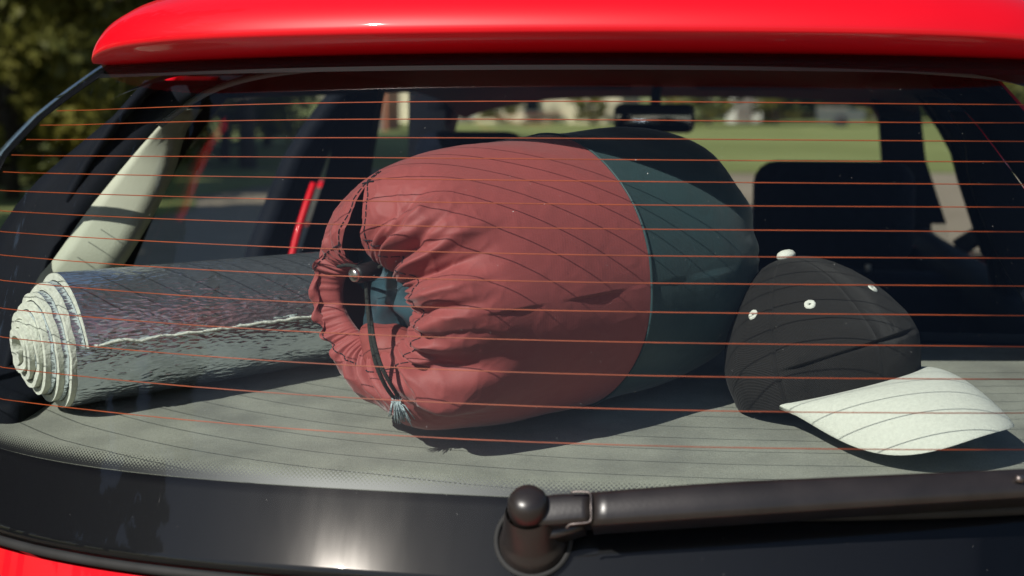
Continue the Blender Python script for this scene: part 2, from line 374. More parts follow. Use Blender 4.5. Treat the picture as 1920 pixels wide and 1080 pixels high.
def make_tree(name, seed, h, kind, m, nleaf=5200):
    r = random.Random(seed); t = empty(name)
    parts = []; clumps = []
    trunk = [(0, 0, -.1)]+[(r.uniform(-.15, .15)*k/5, r.uniform(-.15, .15)*k/5, h*.92*k/6) for k in range(1, 7)]
    parts.append(tube(smooth_path(trunk, 14), np.linspace(h*.018, h*.003, 14), 7))
    if kind == 'pine':
        for k in range(46):
            z = h*(.22+.76*(k/46)); L = h*.20*(1-.78*(k/46))*r.uniform(.7, 1.2); a = k*2.4+r.uniform(-.3, .3)
            e = (L*math.cos(a), L*math.sin(a), z-L*.15+r.uniform(-.1, .2))
            parts.append(tube([(0, 0, z), (e[0]*.5, e[1]*.5, z+L*.02), e], [h*.004, h*.003, .01], 4))
            for q in (.4, .65, .88, 1.): clumps.append((e[0]*q, e[1]*q, z+(e[2]-z)*q, L*.24+.1))
        V, Fq = leaf_cloud(seed, nleaf, clumps, h*.024, .5)
    elif kind == 'bushy':
        for k in range(34):
            z = h*(.03+.8*(k/34)); a = k*2.4+r.uniform(-.4, .4); L = h*r.uniform(.16, .34)*(1-.45*k/34)
            e = (L*math.cos(a), L*math.sin(a), z+L*r.uniform(.1, .6))
            parts.append(tube(smooth_path([(0, 0, z), (e[0]*.5, e[1]*.5, z+(e[2]-z)*.35), e], 6), np.linspace(h*.006, .01, 6), 5))
            for q in range(4):
                g = r.uniform(.45, 1.1); clumps.append((e[0]*g+r.gauss(0, .2), e[1]*g+r.gauss(0, .2), max(.2, z+(e[2]-z)*g+r.gauss(0, .2)), h*r.uniform(.045, .085)))
        V, Fq = leaf_cloud(seed, nleaf, clumps, h*.028, .7)
    else:
        for k in range(15):
            z = h*r.uniform(.28, .75); a = k*2.4+r.uniform(-.4, .4); L = h*r.uniform(.16, .30)
            e = (L*math.cos(a), L*math.sin(a), z+L*r.uniform(.35, .9))
            parts.append(tube(smooth_path([(0, 0, z), (e[0]*.5, e[1]*.5, z+(e[2]-z)*.35), e], 6), np.linspace(h*.007, .012, 6), 5))
            for q in range(5):
                g = r.uniform(.55, 1.15); clumps.append((e[0]*g+r.gauss(0, .3), e[1]*g+r.gauss(0, .3), z+(e[2]-z)*g+r.gauss(0, .3), h*r.uniform(.04, .085)))
        for k in range(8): clumps.append((r.gauss(0, h*.07), r.gauss(0, h*.07), h*r.uniform(.75, .98), h*.07))
        V, Fq = leaf_cloud(seed, nleaf, clumps, h*.024, .8)
    v, f = join(parts); mk('trunk', v, f, M_bark, t); mk('crown', V, Fq, m, t, smooth=False)
    return t
def place(root, loc, rz, sc, label, cat, group=None, first=False):
    if first: t = root; kids = list(root.children)
    else:
        t = root.copy(); col.objects.link(t); kids = []
        for ch in root.children:
            c = ch.copy(); col.objects.link(c); c.parent = t; kids.append(c)
    t.location = loc; t.rotation_euler = (0, 0, rz); t.scale = (sc, sc, sc*1.02); tag(t, label, cat, group); return t
pine = make_tree('pine_tree', 3, 13., 'pine', M_leaf2, 9000)
broad = make_tree('broadleaf_tree', 5, 10., 'broad', M_leaf, 9000)
bushy = make_tree('bushy_tree', 17, 6.5, 'bushy', M_leaf, 12000)
birch = make_tree('slender_tree', 11, 11., 'broad', M_leaf, 6000)
pl = [(-8.2, 1.5), (-9.6, 6.5), (-7.6, -3.2), (-11.5, 2.2), (-12.5, 9.5), (-10.8, -6.), (-8.8, 4.2), (-10.2, -.6), (-7.2, -1.0)]
for i, (x, y) in enumerate(pl):
    place(pine, (x, y, 0), i*1.3, [1.05, .9, .72, 1.1, .95, .7, .85, .95, .6][i], 'tall pine tree on the verge mirrored in the rear window', 'tree', 'pines along the verge beside the car', i == 0)
bl = [(-9.2, 17.5, .95), (-12.3, 19.5, 1.0), (-7.6, 22.5, .8), (-10.6, 25., 1.1)]
for i, (x, y, s) in enumerate(bl):
    place(broad, (x, y, 0), i*.9, s, 'leafy sunlit tree in the wood beside the roof corner', 'tree', 'trees of the wood beside the car', i == 0)
for i, (u, v_, d, s) in enumerate([(20, 240, 15.5, .8), (120, 240, 19, .8), (-60, 240, 19, 1.), (215, 240, 22, .75), (60, 240, 25, 1.1), (300, 240, 26, .9), (420, 240, 24, .8), (500, 240, 30, .9), (160, 240, 29, 1.2), (-160, 240, 24, 1.2)]):
    p = at(u, v_, d); place(bushy, (p[0], p[1], 0), i*1.7, s, 'low bushy tree of the wood edge left of the car', 'tree', 'bushy trees of the wood edge', i == 0)
for i, (u, d, s, lab) in enumerate([(935, 46.3, .36, 'dark leafy bush before the cream house wall'), (1108, 46.5, .30, 'small leafy bush seen just beside the interior mirror'), (1330, 46, .50, 'dark bushy tree between cream house and white shed'),
                                    (1455, 47, .42, 'bushy tree right beside the white shed'), (1650, 49, .50, 'bushy tree behind the grey cart'), (1900, 34, .55, 'bushy tree seen through the right rear side window')]):
    p = at(u, 200, d); place(bushy, (p[0], p[1], 0), i*1.1, s, lab, 'tree')
for i, (u, d, s, lab) in enumerate([(1480, 66, 1.2, 'tall tree standing behind the white shed'), (1570, 70, 1.3, 'tall tree far behind the grey cart'), (1260, 68, 1.1, 'tall tree standing behind the cream house')]):
    p = at(u, 200, d); place(birch, (p[0], p[1], 0), i*1.1, s, lab, 'tree', None, i == 0)

# ------------------------------------------------------------------ far buildings and parked car
def wbox(name, parent, b, m, bev=None): v, f = box(*b); return mk(name, v, f, m, parent, smooth=False)
hx0, hx1, hy = at(640, 200, 48)[0], at(1165, 200, 48)[0], 48.
house = tag(empty('house', (hx0, hy, 0)), 'long cream plastered house beyond the lawn', 'house')
wl = wbox('wall', house, (hx0, hx1, hy, hy+7, -.1, 3.3), M_plaster)
v = np.array([(hx0-.4, hy-.5, 3.2), (hx1+.4, hy-.5, 3.2), (hx1+.4, hy+3.5, 5.3), (hx0-.4, hy+3.5, 5.3), (hx1+.4, hy+7.5, 3.2), (hx0-.4, hy+7.5, 3.2)])
rf = mk('roof', v, [(0, 1, 2, 3), (3, 2, 4, 5), (0, 3, 5), (1, 4, 2), (0, 5, 4, 1)], M_tile, house, smooth=False)
for u0, u1, v0, v1 in ((985, 1010, 183, 208), (868, 890, 190, 214), (720, 738, 185, 210)):
    a, b_ = at(u0, v0, hy-.01), at(u1, v1, hy-.01)
    wn = wbox('window', house, (a[0], b_[0], hy-.03, hy+.05, b_[2], a[2]), M_dark)
    wbox('sill', wn, (a[0]-.06, b_[0]+.06, hy-.12, hy+.02, b_[2]-.1, b_[2]-.01), M_white)
a = at(838, 210, hy); dr = wbox('door', house, (a[0]-.1, a[0]+.8, hy-.04, hy+.04, 0, 2.05), M_wood); wbox('handle', dr, (a[0]+.65, a[0]+.72, hy-.09, hy-.04, 1., 1.05), M_chrome)
a = at(700, 230, 40); orp = tag(empty('garden_shed', (a[0], 40, 0)), 'small terracotta painted shed with slanted roof near the house', 'shed')
wbox('wall', orp, (a[0]-.35, a[0]+.35, 40, 41.5, -.05, 1.5), M_orange)
mk('roof', [(a[0]-.5, 39.8, 1.95), (a[0]+.5, 39.8, 1.45), (a[0]+.5, 41.7, 1.45), (a[0]-.5, 41.7, 1.95), (a[0]-.5, 39.8, 2.03), (a[0]+.5, 39.8, 1.53), (a[0]+.5, 41.7, 1.53), (a[0]-.5, 41.7, 2.03)],
   [(3, 2, 1, 0), (4, 5, 6, 7), (0, 1, 5, 4), (1, 2, 6, 5), (2, 3, 7, 6), (3, 0, 4, 7)], M_tile, orp, smooth=False)
wbox('door', orp, (a[0]-.1, a[0]+.25, 39.96, 40.02, 0, 1.3), M_wood)
a, b_ = at(1362, 200, 50), at(1428, 200, 50)
shed = tag(empty('white_shed', (a[0], 50, 0)), 'white rendered outbuilding between dark trees', 'shed')
wbox('wall', shed, (a[0], b_[0], 50, 53, -.1, 2.4), M_white)
mk('roof', [(a[0]-.2, 49.7, 2.35), (b_[0]+.2, 49.7, 2.35), (b_[0]+.2, 51.5, 3.3), (a[0]-.2, 51.5, 3.3), (b_[0]+.2, 53.3, 2.35), (a[0]-.2, 53.3, 2.35)], [(0, 1, 2, 3), (3, 2, 4, 5), (0, 3, 5), (1, 4, 2), (0, 5, 4, 1)], M_tile, shed, smooth=False)
wbox('door', shed, (a[0]+.3, a[0]+.8, 49.95, 50.02, 0, 1.9), M_wood)
# hedge / fence far right
a, b_ = at(1430, 200, 56), at(1960, 200, 56)
hc = [(a[0]+(b_[0]-a[0])*k/60, 56+random.gauss(0, .3), random.uniform(.3, 2.2), .7) for k in range(61) for q in range(4)]
V, Fq = leaf_cloud(21, 9000, hc, .28); hd = empty('hedge', ((a[0]+b_[0])/2, 56, 0)); mk('foliage', V, Fq, M_leaf2, hd, smooth=False)
v, f = join([tube([(a[0]+(b_[0]-a[0])*k/12, 56, 0), (a[0]+(b_[0]-a[0])*k/12+.1, 56, 1.6)], [.05, .02], 5) for k in range(13)]); o = mk('stem', v, f, M_bark, hd); o['kind'] = 'stuff'
tag(hd, 'dark clipped hedge bounding the lawn behind the grey cart', 'hedge')
# small grey cart left standing on the lawn
p = at(1575, 239, 45.5); cx_, cy2 = p[0], 45.5
ct = tag(empty('garden_cart', (cx_, cy2, 0)), 'small grey box cart standing on the lawn before the hedge', 'cart')
P0 = np.array([(cx_-.62, cy2-.4, .20), (cx_+.62, cy2-.4, .20), (cx_+.68, cy2-.45, .52), (cx_-.68, cy2-.45, .52), (cx_-.62, cy2+.4, .20), (cx_+.62, cy2+.4, .20), (cx_+.68, cy2+.45, .52), (cx_-.68, cy2+.45, .52)])
mk('box', P0, [(0, 1, 2, 3), (5, 4, 7, 6), (4, 0, 3, 7), (1, 5, 6, 2), (4, 5, 1, 0)], M_greycar, ct, smooth=False)
v, f = box(cx_-.66, cx_+.20, cy2-.43, cy2+.43, .525, .60); mk('cover', v, f, M_wood, ct, smooth=False)
for sy in (-1, 1):
    v, f = lathe([(.001, -.04), (.17, -.04), (.19, -.02), (.19, .02), (.17, .04), (.001, .04)], np.array([cx_, cy2+sy*.5, .19]), (0, 1, 0), 16); mk('wheel', v, f, M_rubber, ct)
v, f = tube([(cx_+.62, cy2, .25), (cx_+1.0, cy2, .30), (cx_+1.15, cy2, .55)], .025, 6); mk('drawbar', v, f, M_greycar, ct)

# ================================================================== THE RED CAR
XC = -.045
car = tag(empty('red_car', (0, .9, 0)), 'red hatchback car seen into through its rear window', 'car')

# ---- glass outline
WZ = np.array([.918, .95, 1.0, 1.1, 1.2, 1.26, 1.30, 1.335, 1.360]); WW = np.array([.655, .685, .70, .72, .715, .69, .635, .565, .515])
def wid(z): return np.interp(z, WZ, WW)
Z0, Z1 = .918, 1.360
zz = np.linspace(Z0, Z1, 46); tt = np.linspace(-1, 1, 81)
TT, ZZ = np.meshgrid(tt, zz); XX = TT*wid(ZZ)
A = G(XX, ZZ, 0.*XX); Bk = G(XX, ZZ, 0.*XX-.0032)
v, f = slab(A, Bk); rw = mk('rear_window', v, f, [M_glass, M_glass_in], car)
na = 45*80
mi = np.zeros(len(f), int)
for k in range(na): mi[2*k+1] = 1
mi[2*na:] = 1
rw.data.polygons.foreach_set('material_index', mi.tolist())
rw.data.update()
rw['label'] = 'large curved rear window with heating lines and black border'
# make sure outer normals point outwards
if (Vector(rw.data.polygons[2*40*20].normal)).y > 0:
    bm = bmesh.new(); bm.from_mesh(rw.data); bmesh.ops.reverse_faces(bm, faces=bm.faces[:]); bm.to_mesh(rw.data); bm.free()

# ---- black enamel border just inside the glass
H_IN = -.0042
def band(fn_a, fn_b, na_, nb=4, h=H_IN):
    P = np.array([[(1-k/nb)*np.array(fn_a(i/na_))+k/nb*np.array(fn_b(i/na_)) for k in range(nb+1)] for i in range(na_+1)])
    A_ = G(P[..., 0], P[..., 1], 0*P[..., 0]+h); B_ = G(P[..., 0], P[..., 1], 0*P[..., 0]+h-.0006); return slab(A_, B_)
ZF = .987; ZT = 1.348
v1 = band(lambda t: ((2*t-1)*wid(Z0+.002), Z0+.002), lambda t: ((2*t-1)*(wid(ZF)-.002), ZF), 90, 8)
v2 = band(lambda t: ((2*t-1)*(wid(ZT)-.002), ZT), lambda t: ((2*t-1)*wid(Z1-.001), Z1-.001), 90, 2)
def sidew(z): return .019
v3 = band(lambda t: (-wid(ZF+(ZT-ZF)*t)+.001, ZF+(ZT-ZF)*t), lambda t: (-wid(ZF+(ZT-ZF)*t)+sidew(ZF+(ZT-ZF)*t), ZF+(ZT-ZF)*t), 60, 3)
v4 = band(lambda t: (wid(ZF+(ZT-ZF)*t)-.001, ZF+(ZT-ZF)*t), lambda t: (wid(ZF+(ZT-ZF)*t)-sidew(ZF+(ZT-ZF)*t), ZF+(ZT-ZF)*t), 60, 3)
v, f = join([v1, v2, v3, v4]); fb = mk('black_border', v, f, M_frit, rw)
# dotted fade above the black border
SPC = .0040
def dot_band(z0, rows, flip):
    n = 420; wx = min(.64, wid(z0)-.012); xs_ = np.linspace(-wx, wx, n); hh = np.linspace(0, rows, 5)
    P = np.array([[G(x, z0+(-1 if flip else 1)*k*SPC*.80, H_IN) for k in hh] for x in xs_])
    v, f = grid(P); o = mk('dot_band', v, f, M_dots, rw)
    arc = np.concatenate([[0], np.cumsum(np.linalg.norm(np.diff(P[:, 0], axis=0), axis=1))])/SPC
    uvl = o.data.uv_layers.new(name='UVMap'); co = np.array([(arc[i // 5], hh[i % 5]) for i in range(n*5)])
    li = np.zeros(len(o.data.loops), int); o.data.loops.foreach_get('vertex_index', li); uvl.data.foreach_set('uv', co[li].ravel()); return o
dot_band(ZF+.0003, 4.5, False); dot_band(ZT-.0003, 1.5, True)

# ---- heating lines, traced from the photo onto the glass
LN = {1: [(164, 203), (640, 188), (1240, 186), (1920, 192)], 2: [(133, 231), (640, 219.5), (1240, 221), (1920, 226)], 3: [(96, 259), (640, 254), (1240, 256), (1920, 261)],
      4: [(67, 289), (640, 291), (1240, 295.5), (1920, 299)], 5: [(33, 321), (640, 330), (1240, 336.5), (1920, 342)], 6: [(4, 355), (640, 372), (1240, 380.5), (1920, 384.5)],
      7: [(0, 393), (640, 417), (1240, 426), (1920, 431)], 8: [(0, 432), (640, 463.5), (1300, 476.6), (1920, 480.5)], 9: [(0, 476), (640, 514), (1300, 528), (1920, 533)],
      10: [(0, 523.5), (640, 566.6), (1300, 582.7), (1920, 588.6)], 11: [(0, 576), (640, 622), (1300, 640), (1920, 647)], 12: [(0, 630), (640, 681), (1300, 702.8), (1920, 708)],
      13: [(0, 686.7), (640, 742), (1300, 766.7), (1920, 771.8)], 14: [(0, 746.6), (640, 807.6), (1300, 835), (1920, 840.8)]}
for i, pts in LN.items():
    c3 = np.polyfit([p[0] for p in pts], [p[1] for p in pts], 3)
    hz = [(u, glass_hit(u, np.polyval(c3, u))) for u in np.linspace(pts[0][0], 1920, 60)]
    hz = np.array([q for u, q in hz if q is not None])
    xl = -wid(hz[0][1])+.03; X = list(hz[:, 0]); Z = list(hz[:, 1])
    if xl < X[0]-.02: X = list(np.linspace(xl, X[0]-.01, 8))+X; Z = [Z[0]]*8+Z
    xr = wid(Z[-1])-.03; X += list(np.linspace(X[-1]+.02, xr, 10)); Z += [Z[-1]]*10
    X, Z = np.array(X), np.array(Z); hw = .00033
    A_ = np.stack([G(X, Z+hw, 0*X-.0034), G(X, Z-hw, 0*X-.0034)], 1); B_ = np.stack([G(X, Z+hw, 0*X-.0039), G(X, Z-hw, 0*X-.0039)], 1)
    v, f = slab(A_, B_); mk('heating_line', v, f, M_wire, rw, smooth=False)
# ---- dust specks on the outer face
nsp = 380; sx = RNG.uniform(-.6, .6, nsp); sz = RNG.uniform(.93, 1.34, nsp); sr = RNG.uniform(.00008, .00024, nsp)*(1+.8*(RNG.random(nsp) > .96))
V = []; Fq = []
for k in range(nsp):
    c = G(sx[k], sz[k], .0002); tx = G(sx[k]+.001, sz[k], .0002)-c; tz = G(sx[k], sz[k]+.001, .0002)-c; tx /= np.linalg.norm(tx); tz /= np.linalg.norm(tz)
    b0 = len(V); a0 = RNG.uniform(0, 6)
    for q in range(5): V.append(c+sr[k]*(RNG.uniform(.6, 1.3)*math.cos(a0+q*1.257)*tx+RNG.uniform(.6, 1.3)*math.sin(a0+q*1.257)*tz))
    Fq.append(tuple(range(b0, b0+5)))
o = mk('dust', V, Fq, M_dust, rw, smooth=False); o['kind'] = 'stuff'
# ---- rubber seal under the glass edge
sxs = np.linspace(-wid(Z0), wid(Z0), 60); v, f = tube(G(sxs, 0*sxs+Z0-.004, 0*sxs-.002), .0045, 8); mk('window_seal', v, f, M_rubber, rw)

# ---- roof and spoiler : profile swept across the car
PR = [(.020, -.004), (-.004, .003), (-.030, .0145), (-.0385, .0185), (-.0405, .0215), (-.0395, .027), (-.033, .040), (-.021, .052), (-.004, .062), (.02, .070), (.06, .077), (.12, .081)]
PRR = [(.12, .081), (.13, .0815), (.3, .088), (.7, .095), (1.2, .09), (1.7, .07), (2.02, .035), (2.10, .015)]
def sweep(prof, nx=91, W=.494, th=0.):
    xs_ = np.sin(np.linspace(-math.pi/2, math.pi/2, nx))*W; rows = []
    for dy, dz in prof:
        row = []
        for x in xs_:
            e = abs(x)/(W+.0001); s = math.sqrt(max(0, 1-e**8.5))
            b = G(x, np.interp(abs(x), [0, .3, .45, .528], [1.3575, 1.3575, 1.3575, 1.357]), -.004)
            k = 1-min(1, max(0, dy-.05)/.8); by = b[1]*k+.08*(1-k)
            yy = by+(dy*s if dy < 0 else dy); drop = .0 if dy < .15 else 0
            row.append((x, yy, b[2]+dz*s))
        rows.append(row)
    return np.array(rows)
v, f = grid(sweep(PR)); mk('roof_spoiler', v, f, M_red, car)
v, f = grid(sweep(PRR)); ro = mk('roof', v, f, M_red, car)
# headliner with windscreen header
xs_ = np.linspace(-.50, .50, 31)+0
HL = [(.030, 1.353), (.10, 1.366), (.30, 1.385), (.9, 1.388), (1.5, 1.372), (2.0, 1.335), (2.22, 1.292), (2.28, 1.300)]
P = np.array([[(x, y+_bow(x)*(1 if y < .2 else .6 if y < .5 else 0), z-.05*(abs(x)/.5)**4) for x in xs_] for y, z in HL]); v, f = grid(P); mk('headliner', v, f, M_liner, car)
# hatch opening seal seen through the glass
pts = [at(u, v_, .20) for u, v_ in ((300, 235), (380, 178), (470, 146), (600, 128), (800, 119), (1000, 115), (1240, 117), (1500, 121), (1750, 134), (1900, 150), (1990, 185))]
v, f = tube(smooth_path(pts, 60), .0035, 8); mk('hatch_seal', v, f, M_seal, car)

# ---- hatch panel below the glass, lower body
hz_ = np.linspace(0, 1, 16); txs = np.linspace(-1, 1, 61)
P = np.zeros((16, 61, 3))
for i, q in enumerate(hz_):
    for j, t_ in enumerate(txs):
        x = t_*(wid(Z0)+.02-.01*q); b = G(x, Z0-.010, 0.)
        P[i, j] = (b[0], b[1]-.055*math.sin(q*math.pi*.55)-.004*min(1, q*8), b[2]-.45*q)
v, f = grid(P); hp = mk('hatch_panel', v, f, M_red, car)
v, f = lathe([(0, .012), (.05, .012), (.055, .006), (.055, 0)], P[6, 30]+np.array([0, -.002, 0]), (0, -1, .1), 24); mk('round_badge', v, f, M_chrome, hp)
rbox('number_plate', XC-.26, XC+.26, P[12, 30, 1]-.02, P[12, 30, 1]-.005, .50, .61, M_white, hp, .004, 2)
def plan(W, yr, yf, n=160):
    th = np.linspace(0, 2*math.pi, n, endpoint=False); c, s = np.cos(th), np.sin(th); m_ = (yr+yf)/2; L = (yf-yr)/2
    e = np.where(s < 0, 6., 3.6)
    return np.stack([XC*.5+W*np.sign(c)*np.abs(c)**(2/e), m_+L*np.sign(s)*np.abs(s)**(2/e)], 1)
def ztop(y): return np.interp(y, [2.2, 2.7, 3.2, 3.45], [.955, .90, .80, .70])
LV = [(.17, .70, -.24, 3.33), (.24, .76, -.30, 3.40), (.40, .785, -.31, 3.45), (.52, .79, -.245, 3.45), (.66, .79, -.20, 3.44), (.80, .775, -.165, 3.42), (.90, .755, -.135, 3.40), (.945, .745, -.12, 3.38)]
P = []
for z, W, yr, yf in LV:
    q = plan(W, yr, yf); P.append(np.column_stack([q, np.minimum(z, ztop(q[:, 1])+0*z)]))
v, f = grid(np.array(P), closed_v=True); mk('body_shell', v, f, M_red, car)
ys_ = np.linspace(2.15, 3.43, 14); P = np.array([[(XC*.5+t_*np.interp(y, [2.1, 3.0, 3.3, 3.43], [.735, .70, .60, .45]), y, ztop(y)+.002+.03*(1-t_*t_)) for t_ in np.linspace(-1, 1, 21)] for y in ys_])
v, f = grid(P); mk('bonnet', v, f, M_red, car)
q = plan(.80, -.355, 3.50); q2 = plan(.795, -.35, 3.49)
P = np.array([np.column_stack([plan(.765, -.30, 3.42), np.full(160, .19)]), np.column_stack([q2, np.full(160, .23)]), np.column_stack([q, np.full(160, .33)]), np.column_stack([q2, np.full(160, .42)]), np.column_stack([plan(.77, -.29, 3.42), np.full(160, .44)])])
v, f = grid(P, closed_v=True); mk('bumper_strip', v, f, M_black, car)
for sx_ in (-1, 1):
    for y in (.42, 2.78):
        c = np.array([XC*.5+sx_*.735, y, .285])
        v, f = lathe([(.15, -.08), (.26, -.085), (.285, -.06), (.285, .06), (.26, .085), (.15, .08)], c, (sx_, 0, 0), 36); wh = mk('wheel', v, f, M_rubber, car)
        v, f = lathe([(0, .06), (.05, .065), (.14, .05), (.19, .075), (.195, .06)], c, (sx_, 0, 0), 30); mk('rim', v, f, M_alloy, wh)
    rbox('headlight', XC*.5+sx_*.52-.14, XC*.5+sx_*.52+.14, 3.28, 3.40, .60, .72, M_clear, car, .03)
    rbox('tail_light', XC*.5+sx_*.70-.05, XC*.5+sx_*.70+.05, -.02, .12, .62, .86, M_lamp, car, .025)
rbox('floor_pan', -.70, .66, -.1, 2.5, .20, .26, M_trim, car, .01)

# ---- cabin sides: pillars, windows, door frames
def side_pt(s, y, z):                       # cabin side surface, leaning in towards the roof
    xo = np.interp(z, [.94, 1.05, 1.20, 1.27, 1.32, 1.37], [.665, .645, .595, .555, .515, .46]); return np.array([XC+s*xo*np.interp(y, [0, .5, 1.6, 2.3], [.97, 1, .99, .93]), y, z])
def side_patch(name, s, corners, m, parent, th=.03, nz=8, ny=4):
    """corners: y at bottom-rear, bottom-front, top-rear, top-front with z0,z1"""
    y00, y01, y10, y11, z0, z1 = corners
    A_ = np.array([[side_pt(s, (y00+(y10-y00)*k)*(1-j/ny)+(y01+(y11-y01)*k)*j/ny, z0+(z1-z0)*k) for j in range(ny+1)] for k in np.linspace(0, 1, nz+1)])
    B_ = A_-np.array([s*th, 0, 0]); v, f = slab(A_, B_) if s < 0 else slab(B_, A_); return mk(name, v, f, m, parent)
for s in (-1, 1):
    side_patch('rear_quarter_panel', s, (.34, .49, .46, .62, .945, 1.335), M_red, car, .012)
    side_patch('quarter_lining', s, (.225, .55, .345, .69, .95, 1.33), M_trim, car, .012).location.x -= s*.016
    side_patch('rear_door_frame', s, (1.16, 1.26, 1.30, 1.38, .945, 1.345), M_trim, car, .035)
    side_patch('front_door_frame', s, (1.27, 1.33, 1.39, 1.45, .945, 1.345), M_trim, car, .04)
    side_patch('windscreen_pillar', s, (2.42, 2.52, 2.08, 2.18, .945, 1.33), M_trim, car, .06)
    side_patch('side_window', s, (.53, 1.15, .67, 1.29, .95, 1.33), M_side, car, .004)
    side_patch('side_window', s, (1.34, 2.41, 1.46, 2.07, .95, 1.33), M_side, car, .004)
    a_ = np.array([side_pt(s, y, 1.340)-np.array([s*.02, 0, 0]) for y in np.linspace(.62, 2.15, 20)]); v, f = tube(a_, .034, 8); mk('roof_rail', v, f, M_trim, car)
    a_ = np.array([side_pt(s, y, .955)-np.array([s*.03, 0, 0]) for y in np.linspace(.5, 2.4, 20)]); v, f = tube(a_, .04, 8); mk('window_ledge', v, f, M_trim, car)
    P = np.array([[(XC+s*(.645-.02*k), y, .25+.70*k) for y in np.linspace(-.02, 2.4, 12)] for k in np.linspace(0, 1, 6)]); v, f = grid(P); mk('door_lining', v, f, M_trim, car)
    dm = rbox('door_mirror', XC+s*.74-.07, XC+s*.74+.07, 1.98, 2.08, 1.01, 1.11, M_red, car, .03)
    mk('mirror_face', [(XC+s*.74-.055, 1.978, 1.022), (XC+s*.74+.055, 1.978, 1.022), (XC+s*.74+.055, 1.978, 1.098), (XC+s*.74-.055, 1.978, 1.098)], [(0, 1, 2, 3)], M_mirror, dm, smooth=False)
    v, f = tube([(XC+s*.63, 2.03, .98), (XC+s*.72, 2.03, 1.04)], .02, 8); mk('mirror_stalk', v, f, M_black, dm)
# inner rear pillars (one cream trim; right copy coloured dark to stand in for shade)
def inner_trim(name, px, ys, m, mirror=False):
    n = len(px); A_ = np.array([at(u, v_, y) for (u, v_), y in zip(px, ys)])
    if mirror: A_[:, 0] = 2*XC-A_[:, 0]
    B_ = A_+np.array([0, .035, 0]); k = n//2
    P = np.stack([A_[:k], A_[k:][::-1]], 1); Q = P+np.array([0, .03, 0])
    rows = smooth_path(P.reshape(k, 6), 14).reshape(14, 2, 3)
    mid = (rows[:, :1]*.5+rows[:, 1:]*.5)+np.array([0, -.0035, 0]); rows = np.concatenate([rows[:, :1], rows[:, :1]*.75+rows[:, 1:]*.25+np.array([0, -.0025, 0]), mid, rows[:, :1]*.25+rows[:, 1:]*.75+np.array([0, -.0025, 0]), rows[:, 1:]], 1)
    v, f = slab(rows, rows+np.array([0, .03, 0])); o = mk(name, v, f, m, car)
    bm = bmesh.new(); bm.from_mesh(o.data); bmesh.ops.recalc_face_normals(bm, faces=bm.faces[:]); bm.to_mesh(o.data); bm.free(); return o
cp = [(40, 640), (60, 540), (105, 480), (160, 400), (225, 320), (290, 245), (330, 205)]; cq = [(365, 205), (332, 250), (312, 320), (275, 400), (228, 480), (190, 540), (150, 640)]
cy_ = [.22, .24, .25, .28, .31, .34, .36]
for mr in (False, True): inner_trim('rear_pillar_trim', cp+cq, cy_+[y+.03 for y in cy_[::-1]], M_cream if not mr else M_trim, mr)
# dark inner frame beside the pillar trim
for mr in (False, True):
    inner_trim('rear_side_lining', [(-40, 800), (-45, 640), (-25, 480), (50, 360), (150, 270), (250, 190), (330, 160)]+[(395, 160), (329, 206), (289, 246), (224, 321), (159, 401), (104, 481), (39, 641)], [.30, .33, .38, .43, .48, .53, .56]*2 if False else [.27, .27, .28, .30, .33, .36, .39]+[.395, .375, .355, .325, .295, .265, .235], M_trim, mr)
# exposed red door-frame strips seen inside
def strip(px, ys, wd):
    p = smooth_path([at(u, v_, y) for (u, v_), y in zip(px, ys)], 16); v, f = tube(p, wd, 8); return mk('painted_door_edge', v, f, M_red, car)
strip([(545, 490), (560, 430), (576, 380), (588, 345)], [1.10, 1.12, 1.14, 1.16], .0065)
strip([(1935, 470), (1905, 380), (1865, 290), (1795, 150)], [1.02, 1.06, 1.10, 1.20], .011)
prism_px('door_pillar_trim', [(560, 480), (610, 330), (655, 140), (714, 150), (688, 300), (662, 480)], 1.36, .05, M_trim, car)
prism_px('door_pillar_trim', [(1845, 480), (1800, 340), (1757, 170), (1750, 115), (1832, 115), (1880, 250), (1945, 480)], 1.32, .05, M_trim, car)
prism_px('windscreen_pillar_trim', [(764, 420), (766, 165), (838, 165), (832, 250), (842, 420)], 2.14, .05, M_trim, car)
prism_px('windscreen_pillar_trim', [(1662, 420), (1645, 165), (1722, 165), (1736, 300), (1775, 420)], 2.14, .05, M_trim, car)
# windscreen
P = np.array([[(XC+t_*np.interp(k, [0, 1], [.66, .53]), 2.50-.30*k-.05*t_*t_, .95+.355*k) for t_ in np.linspace(-1, 1, 15)] for k in np.linspace(0, 1, 6)])
v, f = slab(P, P+np.array([0, .0, .005])); mk('windscreen', v, f, M_side, car)
rbox('dashboard', XC-.66, XC+.66, 2.18, 2.62, .74, .955, M_trim, car, .05)
# sun visors / header
rbox('sun_visor', XC-.46, XC-.06, 2.08, 2.22, 1.310, 1.325, M_liner, car, .006); rbox('sun_visor', XC+.08, XC+.46, 2.08, 2.22, 1.310, 1.325, M_liner, car, .006)
